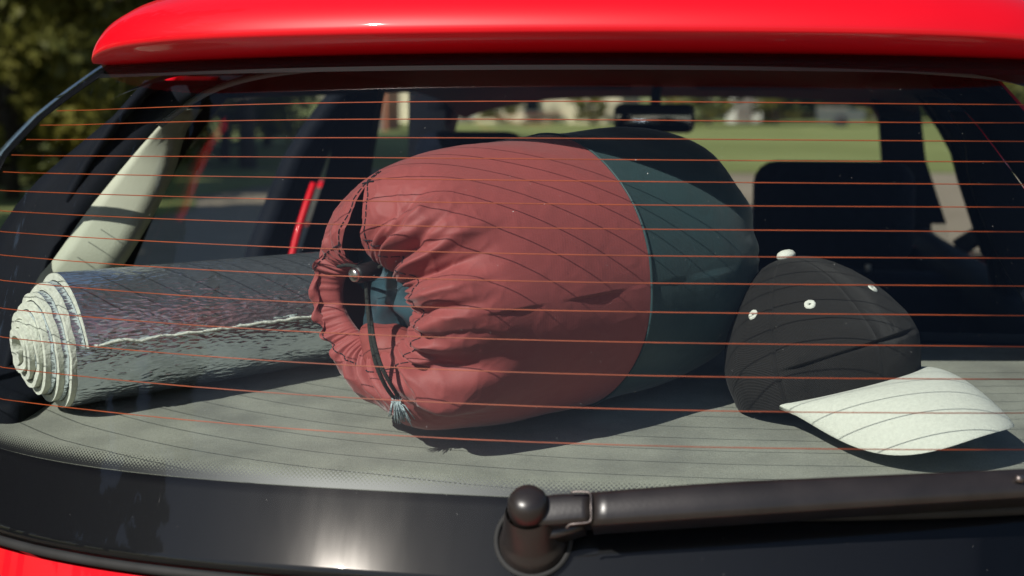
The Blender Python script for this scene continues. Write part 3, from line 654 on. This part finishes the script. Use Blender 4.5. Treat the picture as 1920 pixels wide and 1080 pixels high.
# interior mirror
im = empty('interior_mirror', tuple(np.array(at(1227, 222, 2.02))-np.array([0, .9, 0])), car)
c = np.array(at(1227, 222, 2.02)); sc_ = 3.53/3100
def local_rbox(name, parent, cx, cz, w_, h_, d_, m, y=0., bev=.012):
    return rbox(name, c[0]+cx-w_/2, c[0]+cx+w_/2, c[1]+y-d_/2, c[1]+y+d_/2, c[2]+cz-h_/2, c[2]+cz+h_/2, m, parent, bev)
for o_ in [local_rbox('housing', im, 0, 0, 150*sc_, 55*sc_, .04, M_black, .0, .016)]: pass
mf = local_rbox('mirror_face', im, 0, 0, 138*sc_, 45*sc_, .003, M_mirror, -.0225, .001)
v, f = tube([c+np.array([0, .02, .02]), c+np.array([0, .06, .06]), c+np.array([0, .10, .085])], .012, 8); mk('stalk', v, f, M_black, im)
v, f = lathe([(0, -.01), (.008, -.008), (.008, .004), (0, .006)], c+np.array([.012, -.012, -.034]), (0, 0, 1), 12); mk('dip_lever', v, f, M_black, im)
# seats
def seat(u0, u1, vt, y, label, parent):
    a_, b_ = at(u0, vt, y), at(u1, vt, y); e = empty('front_seat', ((a_[0]+b_[0])/2, y-.9, .3), parent)
    e['label'] = label
    x0, x1, zt = a_[0], b_[0], a_[2]
    rbox('headrest', x0, x1, y, y+.10, zt-.20, zt, M_navy, e, .045, 4)
    rbox('backrest', x0-.09, x1+.09, y-.01, y+.13, .42, zt-.215, M_navy, e, .05, 4)
    rbox('cushion', x0-.10, x1+.10, y+.08, y+.60, .30, .46, M_navy, e, .05, 4)
    for k in (-.07, .07):
        v, f = tube([((x0+x1)/2+k, y+.05, zt-.25), ((x0+x1)/2+k, y+.05, zt-.17)], .006, 8); mk('headrest_post', v, f, M_chrome, e)
seat(768, 985, 247, 1.75, 'front seat with high dark headrest behind the red sack', car)
seat(1412, 1722, 303, 1.70, 'front seat with wide dark headrest behind the cap', car)
# rear bench
rb = empty('rear_seat', (XC, -.3, .3), car)
rbox('backrest', -.63, .55, .47, .60, .40, zs(.45)-.01, M_navy, rb, .03, 3); rbox('cushion', -.62, .54, .58, 1.05, .30, .46, M_navy, rb, .04, 3)
# steering wheel
v, f = tube([np.array([XC-.36, 2.06, .93])+.175*np.array([math.cos(a_), .35*math.sin(a_), .93*math.sin(a_)]) for a_ in np.linspace(0, 2*math.pi, 36, endpoint=False)], .012, 8, closed=True); mk('steering_wheel', v, f, M_black, car)

# ---- parcel shelf
nx_, ny_ = 60, 34
P = np.zeros((ny_, nx_, 3))
for j in range(ny_):
    for i in range(nx_):
        x = -.575+1.09*i/(nx_-1); yn = -.100+.3*_bow(np.array(x))-.004; yn = max(float(yn), float(G(np.array(x), np.array(.985), 0.)[1])+.016); y = yn+(.425-yn)*j/(ny_-1)
        dip = -.012*max(0, 1-j/1.5)**2; P[j, i] = (x, y, zs(y)+dip+.0012*mnoise.noise((x*9, y*9, 1)))
v, f = slab(P, P-np.array([0, 0, .018])); sh = mk('parcel_shelf', v, f, M_shelf, car); sh['label'] = 'grey felt covered parcel shelf'
# trim that fills the gap between shelf and glass
xs_ = np.linspace(-.50, .48, 50); P = np.array([[(x, (-.102+.3*_bow(np.array(x)))-.06*k, zs(-.1)-.016-.040*k) for x in xs_] for k in np.linspace(0, 1, 4)])
v, f = slab(P, P-np.array([0, 0, .01])); mk('hatch_ledge', v, f, mat('grey_ledge_plastic', (.14, .15, .135), .7, var=.1, vscale=80), car)
for s, x0, x1 in ((-1, -.66, -.545), (1, .515, .60)): rbox('shelf_support', x0, x1, .02, .46, .90, zs(.2)+.004, M_trim, car, .012)

# ---- rear wiper
wp = empty('rear_wiper', (0, -.9, 0), car); wp['label'] = 'worn dark plastic wiper with domed pivot cap'
X0, ZE0 = glass_hit(1000, 1012)
def gn(x, ze): a_ = G(x, ze, 0.); return (G(x, ze, .01)-a_)/.01
pc, pn = G(X0, ZE0, 0.), gn(X0, ZE0)
pax = np.array([pn[0], -math.cos(R(52)), math.sin(R(52))]); pax /= np.linalg.norm(pax)
v, f = lathe([(.0272, -.008), (.0272, .000), (.0262, .0035), (.0245, .006), (.0235, .010), (.0215, .022), (.0195, .032), (.018, .037)], pc, pax, 40); mk('pivot_base', v, f, M_wiper, wp)
v, f = lathe([(.0315, .0010), (.0305, .0022), (.028, .0024), (.0275, .0010)], pc, pn, 40); mk('sealing_ring', v, f, M_rubber, wp)
v, f = lathe([(.0150, .032), (.0160, .036), (.0160, .044), (.0152, .049), (.0128, .0530), (.0085, .0555), (.0042, .0566), (0.0001, .0568)], pc, pax, 40); mk('pivot_cap', v, f, M_wiper, wp)
def arm_pt(u, v_, h):
    """point at height h above the glass seen at that pixel"""
    d = ray(u, v_); best = None
    for s in np.linspace(1.1, 1.75, 1300):
        p = CAM+d*s
        x = (p[0]-CAM[0])/GS+CAM[0]
        for _ in range(1): pass
        zc = (p[2]-CAM[2])/GS+CAM[2]+GKX*x*x; q = G(x, zc, h)
        e = (p-q)@gn(x, zc)
        if e <= 0 or best is None: best = p
        if e <= 0: break
    return best
def arm_solid(name, us, top, bot, h, thick, m, parent, crown=.004):
    rows = []
    for u, a_, b_ in zip(us, top, bot):
        p, q = arm_pt(u, a_, h), arm_pt(u, b_, h); n = pn
        r = [p-n*thick, p-n*.002]
        for k in np.linspace(.0, 1, 7): r.append(p*(1-k)+q*k+n*crown*math.sin(math.pi*k)**.6)
        r += [q-n*.002, q-n*thick]; rows.append(r)
    P = np.array(rows); v, f = grid(P, closed_v=True); k = P.shape[1]
    f = f+[tuple(range(k)), tuple(range((len(rows)-1)*k, len(rows)*k))[::-1]]; o = mk(name, v, f, m, parent)
    bm = bmesh.new(); bm.from_mesh(o.data); bmesh.ops.recalc_face_normals(bm, faces=bm.faces[:]); bm.to_mesh(o.data); bm.free(); return o
us = np.array([1108, 1140, 1200, 1300, 1400, 1500, 1600, 1700, 1800, 1900, 2000, 2100])
top = np.interp(us, [1108, 1160, 1250, 1400, 1600, 1920, 2100], [923, 919, 911, 902, 893, 879, 872]); bot = np.interp(us, [1108, 1300, 1600, 1920, 2100], [985, 972, 952, 932, 920])
arm_solid('arm_cover', us, top, bot, .044, .026, M_wiper, wp, .0035)
us2 = np.array([1000, 1020, 1040, 1060, 1090, 1107]); arm_solid('bracket', us2, np.array([934, 930, 927, 926, 926, 925]), np.array([985, 984, 983, 981, 978, 977]), .040, .024, M_wiper, wp, .002)
arm_solid('pivot_web', np.array([985, 1010, 1040, 1070, 1095]), np.array([975, 976, 977, 976, 974]), np.array([1010, 1012, 1008, 1000, 992]), .026, .018, M_wiper, wp, .002)
p = [arm_pt(u, v_, h) for u, v_, h in ((1062, 990, .045), (1068, 984, .047), (1080, 982, .048), (1100, 980, .048), (1108, 974, .048), (1108, 950, .0505), (1107, 926, .047), (1092, 922, .046), (1070, 923, .045))]
v, f = tube(smooth_path(p, 30), .0009, 6); mk('spring_clip', v, f, mat('dull_steel', (.22, .19, .18), .5, metal=1.), wp)
p = [arm_pt(1905, 897, .049), arm_pt(1918, 899, .049)]; v, f = tube(p, .003, 8); mk('rivet', v, f, mat('dull_steel', (.22, .19, .18), .5, metal=1.), wp)
# blade lying on the glass under the arm
bp_ = np.array([G(x, np.interp(x, [.02, .55], [ZE0+.018, ZE0+.030]), h) for x, h in zip(np.linspace(.12, .56, 24), np.full(24, .010))])
v, f = tube(bp_, .006, 6); bl_ = mk('blade', v, f, M_rubber, wp)
bp_ = np.array([G(x, np.interp(x, [.02, .55], [ZE0+.018, ZE0+.030]), .003) for x in np.linspace(.12, .56, 24)]); v, f = tube(bp_, .0025, 6); mk('rubber_lip', v, f, M_rubber, bl_)

# ================================================================== FOAM MAT ROLL
c0 = on_shelf(128, 772); c1 = on_shelf(640, 682)
ax = (c1-c0)/np.linalg.norm(c1-c0); RR0, RR1 = .0735, .066; LEN = .50
side = np.cross(ax, [0, 0, 1.]); side /= np.linalg.norm(side); upv = np.cross(side, ax)       # side points to the camera
TURNS = 7; TH = .0076; PITCHR = .0084
roll = empty('foam_mat_roll', tuple(c0)); tag(roll, 'rolled silver foil camping mat with white foam spiral end', 'camping mat')
th_end = R(2)                      # free edge, measured from 'side' towards up
nth = 84; tot = TURNS*nth
rr = np.random.default_rng(3)
def roll_pt(k, rad_off, a):
    turn = k/nth; th_ = th_end-2*math.pi*turn*-1*-1      # winding inwards
    return turn, th_
rowsO, rowsI = [], []
jag = np.convolve(rr.normal(size=tot+9), np.ones(5)/5, 'same')*.0008
AX = np.concatenate([[0, .004, .014], np.linspace(.03, 1, 25)])
for k in range(tot+1):
    turn = k/nth; th_ = th_end+2*math.pi*turn
    tele = .052*(1-math.exp(-turn/3.2))*1.14+.0010*math.sin(th_*1.3+turn)
    o_, i_ = [], []
    for a in AX:
        x_ = -tele+jag[k]*(1 if a == 0 else .5 if a < .01 else 0)*min(1, .35+turn)+(LEN+tele)*a
        sc = 1-.11*min(1, max(0, x_)/LEN*1.6)
        r0 = (RR0-PITCHR*turn)*sc+0.0005*mnoise.noise((th_*2.1, x_*14, turn))
        cc = c0+ax*x_+np.array([0, 0, RR0*sc])+upv*0
        dv = side*math.cos(th_)+upv*math.sin(th_)
        o_.append(cc+dv*max(r0, .003)); i_.append(cc+dv*max(r0-TH, .0012))
    rowsO.append(o_); rowsI.append(i_)
O, I = np.array(rowsO), np.array(rowsI)
v, f = slab(O-(O-I)*.06, I); fo = mk('foam_sheet', v, f, M_foam, roll); fo.data.set_sharp_from_angle(angle=R(42))
bm = bmesh.new(); bm.from_mesh(fo.data); bmesh.ops.recalc_face_normals(bm, faces=bm.faces[:]); bm.to_mesh(fo.data); bm.free()
Of = O[:, 1:].copy()
for k in range(tot+1):
    q = min(1, (k/nth)/.8); Of[k, 0] = O[k, 0]*(1-q)*.9+O[k, 1]*(1-q)*.1+(O[k, 1]*.3+O[k, 2]*.7+ax*.0016*mnoise.noise((k*.31, 0, 2)))*q
v, f = grid(Of); fl = mk('foil_facing', v, f, M_foil, roll)
# crumpled foil lip along the free edge
lip = np.array([O[0, j]+(side*.0012+upv*(.0022+.0016*mnoise.noise((j*.9, 0, 0)))) for j in range(2, 28)])
v, f = tube(smooth_path(lip, 70)+rr.normal(size=(70, 3))*.0006, .0013+.0007*rr.random(70), 6); mk('edge_strip', v, f, M_foam, roll)

# ================================================================== STUFF SACK
BA = np.array([.65, .76, .0]); BA /= np.linalg.norm(BA); BA = np.array([BA[0], BA[1], .06]); BA /= np.linalg.norm(BA)
BC = np.array([-.016, .128, 1.1385]); BE = np.array([BA[1], -BA[0], 0]); BE /= np.linalg.norm(BE); BU = np.cross(BE, BA); BU /= np.linalg.norm(BU)
if BU[2] < 0: BU = -BU
sack = empty('stuff_sack', (BC[0], BC[1], zs(BC[1]))); tag(sack, 'dusty red and teal drawstring sack lying on the parcel shelf', 'stuff sack')
PROF = np.array([(-.199, .041), (-.204, .0395), (-.210, .0405), (-.2165, .0445), (-.2225, .053), (-.2265, .070), (-.223, .090), (-.208, .110), (-.18, .1245), (-.14, .1325), (-.08, .1365), (0, .138), (.06, .1378), (.11, .1365), (.15, .130), (.18, .115), (.20, .088), (.210, .045), (.212, .001)])
pp = smooth_path(PROF, 1200); arc = np.concatenate([[0], np.cumsum(np.linalg.norm(np.diff(pp, axis=0), axis=1))])
ARC_RIM = np.interp(-.2165, pp[:600, 0][::-1][-400:] if False else PROF[3:4, 0], [0]) if False else arc[np.argmin(np.abs(pp[:400, 0]+.2165)+np.abs(pp[:400, 1]-.0445))]
ARC_SEAM = arc[np.argmin(np.abs(pp[:, 0]))+0] if False else arc[np.argmin(np.abs(pp[:, 0]-0)+np.abs(pp[:, 1]-.138))]
PHI0 = R(100)       # slit position: top of the mouth
rb_ = np.random.default_rng(12)
def series(n, f0, spread, seed):
    r = np.random.default_rng(seed); return [(round(f0+r.uniform(-spread, spread)), r.uniform(0, 6.28), r.uniform(.6, 1)) for _ in range(n)]
SA, SB, SC_ = series(4, 62, 12, 1), series(4, 25, 6, 2), series(3, 8, 2.5, 3)
def ser(S, ph): return sum(a*np.sin(n*ph+p) for n, p, a in S)/sum(a for _, _, a in S)*1.3
def sack_surface(AR, PH, extra=0.):
    """AR arc length along the profile, PH angle (from BE towards BU)"""
    s = np.interp(AR, arc, pp[:, 0]); r = np.interp(AR, arc, pp[:, 1]); dist = AR-ARC_RIM
    dd = np.maximum(dist, 0)
    # mouth ellipse
    mw = np.clip(1-(dist-.0)/.055, 0, 1); mw = mw*mw*(3-2*mw)
    a_, b_ = .0700, .0450; el = a_*b_/np.sqrt((b_*np.cos(PH))**2+(a_*np.sin(PH))**2)/.0445
    r = r*(1+(el-1)*mw)
    # folds
    phw = PH+.9*dd*np.sin(PH*2+.6)+.05*np.sin(dd*60+PH*3)
    right = .55+.45*np.cos(PH+.15)                      # deeper drapes on the side facing the glass
    g1 = ser(SA, phw); g2 = ser(SB, phw+.25*dd*10*.2); g3 = ser(SC_, phw*1.)
    rid = lambda g: np.sign(g)*np.abs(g)**.75
    calm = (1-.8*np.exp(-(np.angle(np.exp(1j*(PH-PHI0)))/.42)**2))*(.74+.26*np.cos(PH-.2))
    w1 = .0026*np.exp(-((dist-.004)/.016)**2); w2 = .0088*np.exp(-((dist-.030)/.024)**2); w3 = .0100*np.exp(-((dist-.072)/.040)**2)*right
    d = (w1*rid(g1)+w2*rid(g2)+w3*rid(g3))*calm
    # long soft drapes on the body, fading backwards
    d = d+.0022*np.exp(-((dist-.15)/.08)**2)*np.sin(5*PH+dist*18)*np.sin(3*PH+1)
    d = d+.0013*np.sin(PH*4+s*25)*np.sin(s*38+PH*1.5+1.2)*np.clip(dist/.08, 0, 1)
    # big overhanging tuck low on the near side, and the crease above it
    def tuck(p0, d0, sp, sd, slope): return np.exp(-((PH-p0-slope*(dist-d0))/sp)**2-((dist-d0)/sd)**2)
    P2 = np.where(PH > math.pi, PH-2*math.pi, PH)
    def tk(p0, d0, sp, sd, slope=0.): return np.exp(-((P2-p0-slope*(dist-d0))/sp)**2-((dist-d0)/sd)**2)
    d = d+.013*tk(R(-52), .070, .13, .040, 2.6)-.012*tk(R(-34), .055, .075, .040, 3.)+.010*tk(R(-16), .066, .12, .042, 2.)
    for p0, am, sp_, sd_ in ((3, -.0060, .05, .040), (13, .0060, .055, .046), (23, -.0055, .045, .042), (33, .0060, .05, .046), (43, -.005, .045, .036), (53, .0045, .05, .036), (64, -.004, .04, .03)):
        d = d+1.35*am*tk(R(p0), .052, sp_, sd_, .9)
    # rear end gathers
    re = np.clip((s-.12)/.08, 0, 1); d = d+.0022*re*np.sin(PH*13+2*np.sin(PH*3))*np.clip(r/.05, 0, 1)
    # normal direction in the profile plane
    ds = np.gradient(pp[:, 0], arc); dr = np.gradient(pp[:, 1], arc); ts = np.interp(AR, arc, ds); tr_ = np.interp(AR, arc, dr); nl = np.hypot(ts, tr_)+1e-9
    ns, nr = -tr_/nl, ts/nl
    sh_ = d.shape; pn_ = np.stack([s*38, r*np.cos(PH)*38, r*np.sin(PH)*38], -1).reshape(-1, 3)
    cr_ = np.array([(1-abs(mnoise.noise(Vector(q)*(1, 1.9)[k])))**5*(1, .5)[k] for k in (0, 1) for q in pn_]).reshape(2, -1).sum(0).reshape(sh_)
    d = d+.0016*(cr_-.35)*np.clip(dist/.03, .25, 1)*np.clip(1.1-(dist-.05)/.08, .16, 1)
    d = d+extra
    s2, r2 = s+ns*d, np.maximum(r+nr*d, .0005)
    off = mw[..., None]*(BE*-.021-BU*.004)
    Pt = BC+BA*s2[..., None]+off+(BE*np.cos(PH)[..., None]+BU*np.sin(PH)[..., None])*r2[..., None]
    # rest on the shelf
    zf = .978+.1*(Pt[..., 1]+.066)+.0015; low = zf-Pt[..., 2]
    Pt[..., 2] = np.where(low > -.006, zf+.006*np.exp(-np.clip((low+.006)/.006, 0, 20))*1.0, Pt[..., 2]); return Pt
SLIT = .070
def slit_half(dist): return np.interp(dist, [-.06, 0, SLIT*.45, SLIT*.85, SLIT, 9], [.021, .0185, .0130, .0045, 0, 0])
def slit_phi(AR, T):
    """T 0..1 round the sack starting at the slit"""
    r = np.maximum(np.interp(AR, arc, pp[:, 1]), .01)*np.where(AR-ARC_RIM < .02, 1.0, 1.); hw = slit_half(AR-ARC_RIM)/r
    ph = PHI0+hw+(2*math.pi-2*hw)*T; return np.mod(ph, 2*math.pi)
arF = np.concatenate([np.linspace(0, ARC_RIM, 14)[:-1], np.linspace(ARC_RIM, ARC_RIM+.12, 84)[:-1], np.linspace(ARC_RIM+.12, ARC_SEAM, 48)])
T = np.linspace(0, 1, 621); AR_, T_ = np.meshgrid(arF, T, indexing='ij'); v, f = grid(sack_surface(AR_, slit_phi(AR_, T_)))
fp_ = mk('front_panel', v, f, M_bag, sack); fp_['label'] = 'dusty red nylon front with gathered drawstring mouth'
arB = np.linspace(ARC_SEAM, arc[-1], 60); AR_, T_ = np.meshgrid(arB, T[::2], indexing='ij'); v, f = grid(sack_surface(AR_, slit_phi(AR_, T_)))
bp2 = mk('rear_panel', v, f, M_teal, sack); bp2['label'] = 'dark teal nylon rear end'
T2 = np.linspace(0, 1, 240, endpoint=False); v, f = tube(sack_surface(0*T2+ARC_SEAM, slit_phi(0*T2+ARC_SEAM, T2), .0004), .0015, 6, closed=True); mk('seam', v, f, M_teal, sack)
# pull flap at the rear end
a_ = at(1400, 440, .19); b_ = at(1418, 545, .19)
P = np.array([[np.array(a_)*(1-k)+np.array(b_)*k+np.array([-.012*q+.005*math.sin(k*7+q*3), .012*q, .004*math.sin(k*9)*q]) for q in np.linspace(0, 1, 5)] for k in np.linspace(0, 1, 16)]); v, f = slab(P, P+np.array([0, .002, 0])); mk('pull_flap', v, f, M_teal_in, sack)
# stitching
def stitches(ARs, PHs, every=2, rad=.00055):
    Pt = sack_surface(np.asarray(ARs), np.asarray(PHs), .0006); out = []
    for k in range(0, len(Pt)-every, every+1): out.append(tube(Pt[k:k+every+1] if every > 1 else Pt[k:k+2], rad, 5))
    return out
ang = np.linspace(R(-95)+2*math.pi*0, R(84), 230); st = stitches(0*ang+ARC_RIM+.020, np.mod(ang, 2*math.pi), 3)
ang = np.linspace(R(116), R(262), 150); st += stitches(0*ang+ARC_RIM+.017, ang, 3)
dl = np.linspace(.004, SLIT+.022, 60)
for sg in (-1, 1):
    r_ = np.interp(dl+ARC_RIM, arc, pp[:, 1]); st += stitches(dl+ARC_RIM, PHI0+sg*(slit_half(dl)+.0065*np.clip((SLIT+.01-dl)/.02, .25, 1))/r_, 3)
for q, wd_ in ((SLIT+.004, .011), (.012, .0)):
    if wd_: an = np.linspace(-wd_, wd_, 9)/.115; st += stitches(0*an+ARC_RIM+q, PHI0+an, 7, .0008)
v, f = join(st); o = mk('stitching', v, f, M_stitch, sack); o['kind'] = 'stuff'
# stuffed contents seen in the mouth
def blob(name, c, rad, m, seed, amp, parent, freq=38.):
    th_ = np.linspace(0, math.pi, 26); ph_ = np.linspace(0, 2*math.pi, 44, endpoint=False); P = np.zeros((26, 44, 3))
    for i, a in enumerate(th_):
        for j, b in enumerate(ph_):
            d = math.sin(a)*(math.cos(b)*BE+math.sin(b)*BU)+math.cos(a)*BA
            loc = BE*rad[0]*(d@BE)+BU*rad[1]*(d@BU)+BA*rad[2]*(d@BA)
            n_ = mnoise.noise(Vector(loc*freq)+Vector((seed, 0, 0))); n2 = abs(mnoise.noise(Vector(loc*freq*.6)+Vector((seed+9, 3, 1))))
            P[i, j] = c+loc*(1+amp*n_-amp*.8*n2)
    v, f = grid(P, closed_v=True); return mk(name, v, f, m, parent)
MC = BC+BA*-.2165+BE*-.021-BU*.004
blob('stuffed_lining', MC+BA*.075+BU*.010, (.095, .085, .055), M_teal_in, 2., .35, sack)
def crumple(c, w_, h_, amp, seed, m, name, n=70):
    P = np.zeros((n, n, 3))
    for i in range(n):
        for j in range(n):
            a, b = 2*i/(n-1)-1, 2*j/(n-1)-1; q = Vector((a*2.1+seed, b*2.1, seed*.7)); wv = mnoise.noise_vector(q*.8)
            rd = sum((1-abs(mnoise.noise((q+wv*.8)*k)))*g for k, g in ((1., 1.), (2.1, .45), (4.3, .15)))
            P[i, j] = c+BE*a*w_+BU*b*h_-BA*amp*(rd-1.)+BA*.02*(a*a+b*b)
    v, f = grid(P); return mk(name, v, f, m, sack)
crumple(MC+BA*.050+BU*.012, .085, .062, .026, 3.3, M_teal_in, 'crumpled_lining')
blob('inner_flap', MC+BA*.020+BU*-.044+BE*.006, (.046, .025, .026), M_redin, 3., .25, sack)
blob('inner_flap', MC+BA*.050+BE*-.030+BU*-.006, (.016, .034, .02), M_redin, 6., .2, sack)
# cord, toggle, tassel
def near(u, v_, back=0.):            # mouth plane point seen at pixel
    d = ray(u, v_); n = BA; s = ((MC-BA*(.012-back)-CAM)@n)/(d@n); return CAM+d*s
pA = [near(686, 520), near(688, 560, -.004), near(692, 600, -.012), near(696, 640, -.018), near(706, 685, -.020), near(722, 722, -.012), near(738, 746, .004)]
pB = [near(692, 520, .004), near(691, 562, .0), near(696, 602, -.010), near(702, 642, -.018), near(714, 684, -.022), near(730, 716, -.018), near(746, 742, -.006)]
v1_ = tube(smooth_path(pA, 60), .0020, 8); v2_ = tube(smooth_path(pB, 60), .0019, 8); v3_ = tube(smooth_path([near(634, 500, .012), near(650, 497, .006), near(668, 500, .002), near(690, 508, .004)], 20), .0017, 8)
v4_ = tube(smooth_path([near(696, 512, .006), near(712, 500, .012), near(728, 494, .02)], 14), .0017, 8)
for q in (v1_, v2_, v3_, v4_): mk('cord', q[0], q[1], M_cord, sack)
tgc = near(675, 513, -.006); tga = np.array([.55, .80, .10]); tga /= np.linalg.norm(tga)
v, f = lathe([(.0001, -.006), (.0070, -.006), (.0082, -.003), (.0088, .004), (.0088, .016), (.007, .021), (0.0001, .022)], tgc, tga, 28); tg = mk('toggle', v, f, M_black, sack)
v, f = lathe([(.0001, -.0105), (.0045, -.0100), (.0062, -.0085), (.0066, -.0060), (.0064, -.004)], tgc, tga, 28); mk('toggle_button', v, f, M_chrome, tg)
tp = near(742, 748, .004); fr_ = []
for k in range(46):
    a = rr.uniform(-1, 1); L = rr.uniform(.014, .026); e = tp+np.array([.010*a+.003*rr.normal()+.004, -.008*rr.random(), -.016-.004*rr.random()])*L/.02
    m_ = (tp+e)/2+np.array([0, -.003, .004]); e[2] = max(e[2], zs(e[1])+.002); fr_.append(tube([tp+.002*rr.normal(size=3), m_, e], [.0006, .0007, .0004], 4))
v, f = join(fr_); o = mk('frayed_end', v, f, M_tassel, sack); o['kind'] = 'stuff'

# ================================================================== CAP
CP = [0.2598, 0.1517, 0.5819, 0.1557, -0.1893, 0.1028, 0.0952, 0.1406, 0.0193, 0.0215, 0.1385, 0.0741, 0.0275, 0.1347]
CC = np.array(CP[:2]); CH = CP[7]; _h, _ro, _pi = CP[2:5]; UP = np.array([0, 0, 1.])
_F = np.array([math.sin(_h), -math.cos(_h), 0]); _S = np.array([math.cos(_h), math.sin(_h), 0])
CS = _S*math.cos(_ro)+UP*math.sin(_ro); _U2 = UP*math.cos(_ro)-_S*math.sin(_ro); CF = _F*math.cos(_pi)-_U2*math.sin(_pi); CU = _U2*math.cos(_pi)+_F*math.sin(_pi)
capo = empty('baseball_cap', (CC[0], CC[1], zs(CC[1]))); tag(capo, 'black baseball cap with off white brim and button', 'cap')
CO = np.array([CC[0], CC[1], zs(CC[1])+CP[8]])
def cap_pt(fw, lt, z):
    p = CO+CF*fw+CS*lt+CU*z; p[2] = max(p[2], zs(p[1])+.0015); return p
hp_ = np.array([0, .06, .15, .3, .45, .6, .72, .82, .90, .955, .985, 1.0]); rp_ = np.array([.955, .965, .985, 1.0, .945, .83, .705, .57, .425, .285, .165, 0.0])
def crown_pt(al, h, off=0.):
    rho = np.interp(h, hp_, rp_); base = -.000
    a_, b_ = CP[5], CP[6]
    ca, sa = math.cos(al), math.sin(al)
    # structured front: steeper and a little taller, soft back with slump
    fwd = max(0, ca); rho = rho*(1+.03*fwd*math.sin(math.pi*h))-.05*max(0, -ca)*math.sin(math.pi*min(1, h*1.1))*.5
    seam = abs(((al/R(60)) % 1)); seam = min(seam, 1-seam); groove = (-.0026*math.exp(-(seam/.016)**2)+.0007*math.exp(-((seam-.045)/.015)**2))*(.3 if abs(al) < .3 else 1)
    wob = .0035*mnoise.noise((math.cos(al)*2.2, math.sin(al)*2.2, h*3.1))*math.sin(math.pi*min(1, h+.1))
    # pinched crease across the front panel
    e = 0.
    if True:
        t_ = (al+R(0))/R(60); hc = .30+.04*math.cos(al*1.5)+.03*t_
        wgt = math.exp(-max(0, -al-R(46))**2/R(9)**2)*math.exp(-max(0, al-R(15))**2/R(16)**2); dh = h-hc
        st_ = min(1, max(0, (dh+.010)/.020)); st_ = st_*st_*(3-2*st_); e = wgt*(.0036*math.exp(-(max(dh, 0)/.16)**2)*st_-.0010*math.exp(-(dh/.04)**2)*(1-st_))
    x = (a_*rho+groove+wob+e+off)*ca-CP[9]*h*h; y = (b_*rho+groove+wob+e+off)*sa
    return cap_pt(x, y, CH*h+(off if h > .97 else 0))
hs = np.concatenate([np.linspace(0, .22, 10)[:-1], np.linspace(.22, .40, 30)[:-1], np.linspace(.40, .9, 26)[:-1], np.linspace(.9, 1, 10)])
for k in range(6):
    al = np.linspace(R(60*k-180), R(60*k-120), 33)
    P = np.array([[crown_pt(a, h) for a in al] for h in hs]); 
    v, f = grid(P); o = mk('crown_panel', v, f, M_twill, capo)
    bm = bmesh.new(); bm.from_mesh(o.data); bmesh.ops.remove_doubles(bm, verts=bm.verts[:], dist=1e-5); bmesh.ops.recalc_face_normals(bm, faces=bm.faces[:]); bm.to_mesh(o.data); bm.free()
    am = R(60*k-150)
    for (am_, hh) in ((am if k != 1 else R(-76), .67),):
        cpt = crown_pt(am_, hh, .0006); t1 = crown_pt(am_+.02, hh, .0006)-cpt; t2 = crown_pt(am_, hh+.02, .0006)-cpt; t1 /= np.linalg.norm(t1); t2 = t2-t1*(t2@t1); t2 /= np.linalg.norm(t2); n_ = np.cross(t1, t2)
        n_ = n_ if n_@(cpt-(CO+CU*CH*.5)) > 0 else -n_
        v, f = lathe([(.0011, -.0004), (.0013, .0005), (.0022, .0011), (.0040, .0011), (.0052, .0006), (.0056, -.0004)], cpt, n_, 26)
        v = v+rr.normal(size=v.shape)*.00016; mk('eyelet', v, f, M_eye, capo)
bt = crown_pt(0, 1.0); bax = CU; v, f = lathe([(.0001, .0075), (.004, .0072), (.0078, .0055), (.0098, .0025), (.0098, .0005), (.008, -.002), (.004, -.0025)], bt, bax, 28); mk('button', v, f, M_eye, capo)
# sweatband seen at the rim
P = np.array([[crown_pt(a, h, -.0028) for a in np.linspace(-math.pi, math.pi, 90)] for h in (0., .1, .2)]); v, f = grid(P); mk('sweatband', v, f, M_black, capo)
# brim
def brim_pt(al, q, dz=0.):
    a0 = R(66); t_ = al/a0
    fi, li = CP[5]*.955*math.cos(al), CP[6]*.955*math.sin(al)
    ext = CP[10]*(max(0, 1-abs(t_)**2.6))**.62
    fw = fi+ext*q-.004; lt = li*(1+CP[13]*q*(1-abs(t_)**6))
    z = .004+(1-t_**4)*(CP[12]*(1-(lt/.108)**2)*q**.8-CP[11]*q*q)
    return cap_pt(fw, lt, z+dz)
al = np.linspace(-R(66), R(66), 61); qs = np.concatenate([np.linspace(0, .96, 22), [.98, .992, 1.0]])
P = np.array([[brim_pt(a, q, .0018*math.sqrt(max(0, 1-max(0, (q-.95)/.05)**2))) for a in al] for q in qs]); Q = np.array([[brim_pt(a, q, -.0018*math.sqrt(max(0, 1-max(0, (q-.95)/.05)**2))-.0001) for a in al] for q in qs])
v, f = slab(P, Q); o = mk('brim', v, f, M_brim, capo); o['label'] = 'curved off white felt brim'
bm = bmesh.new(); bm.from_mesh(o.data); bmesh.ops.recalc_face_normals(bm, faces=bm.faces[:]); bm.to_mesh(o.data); bm.free()
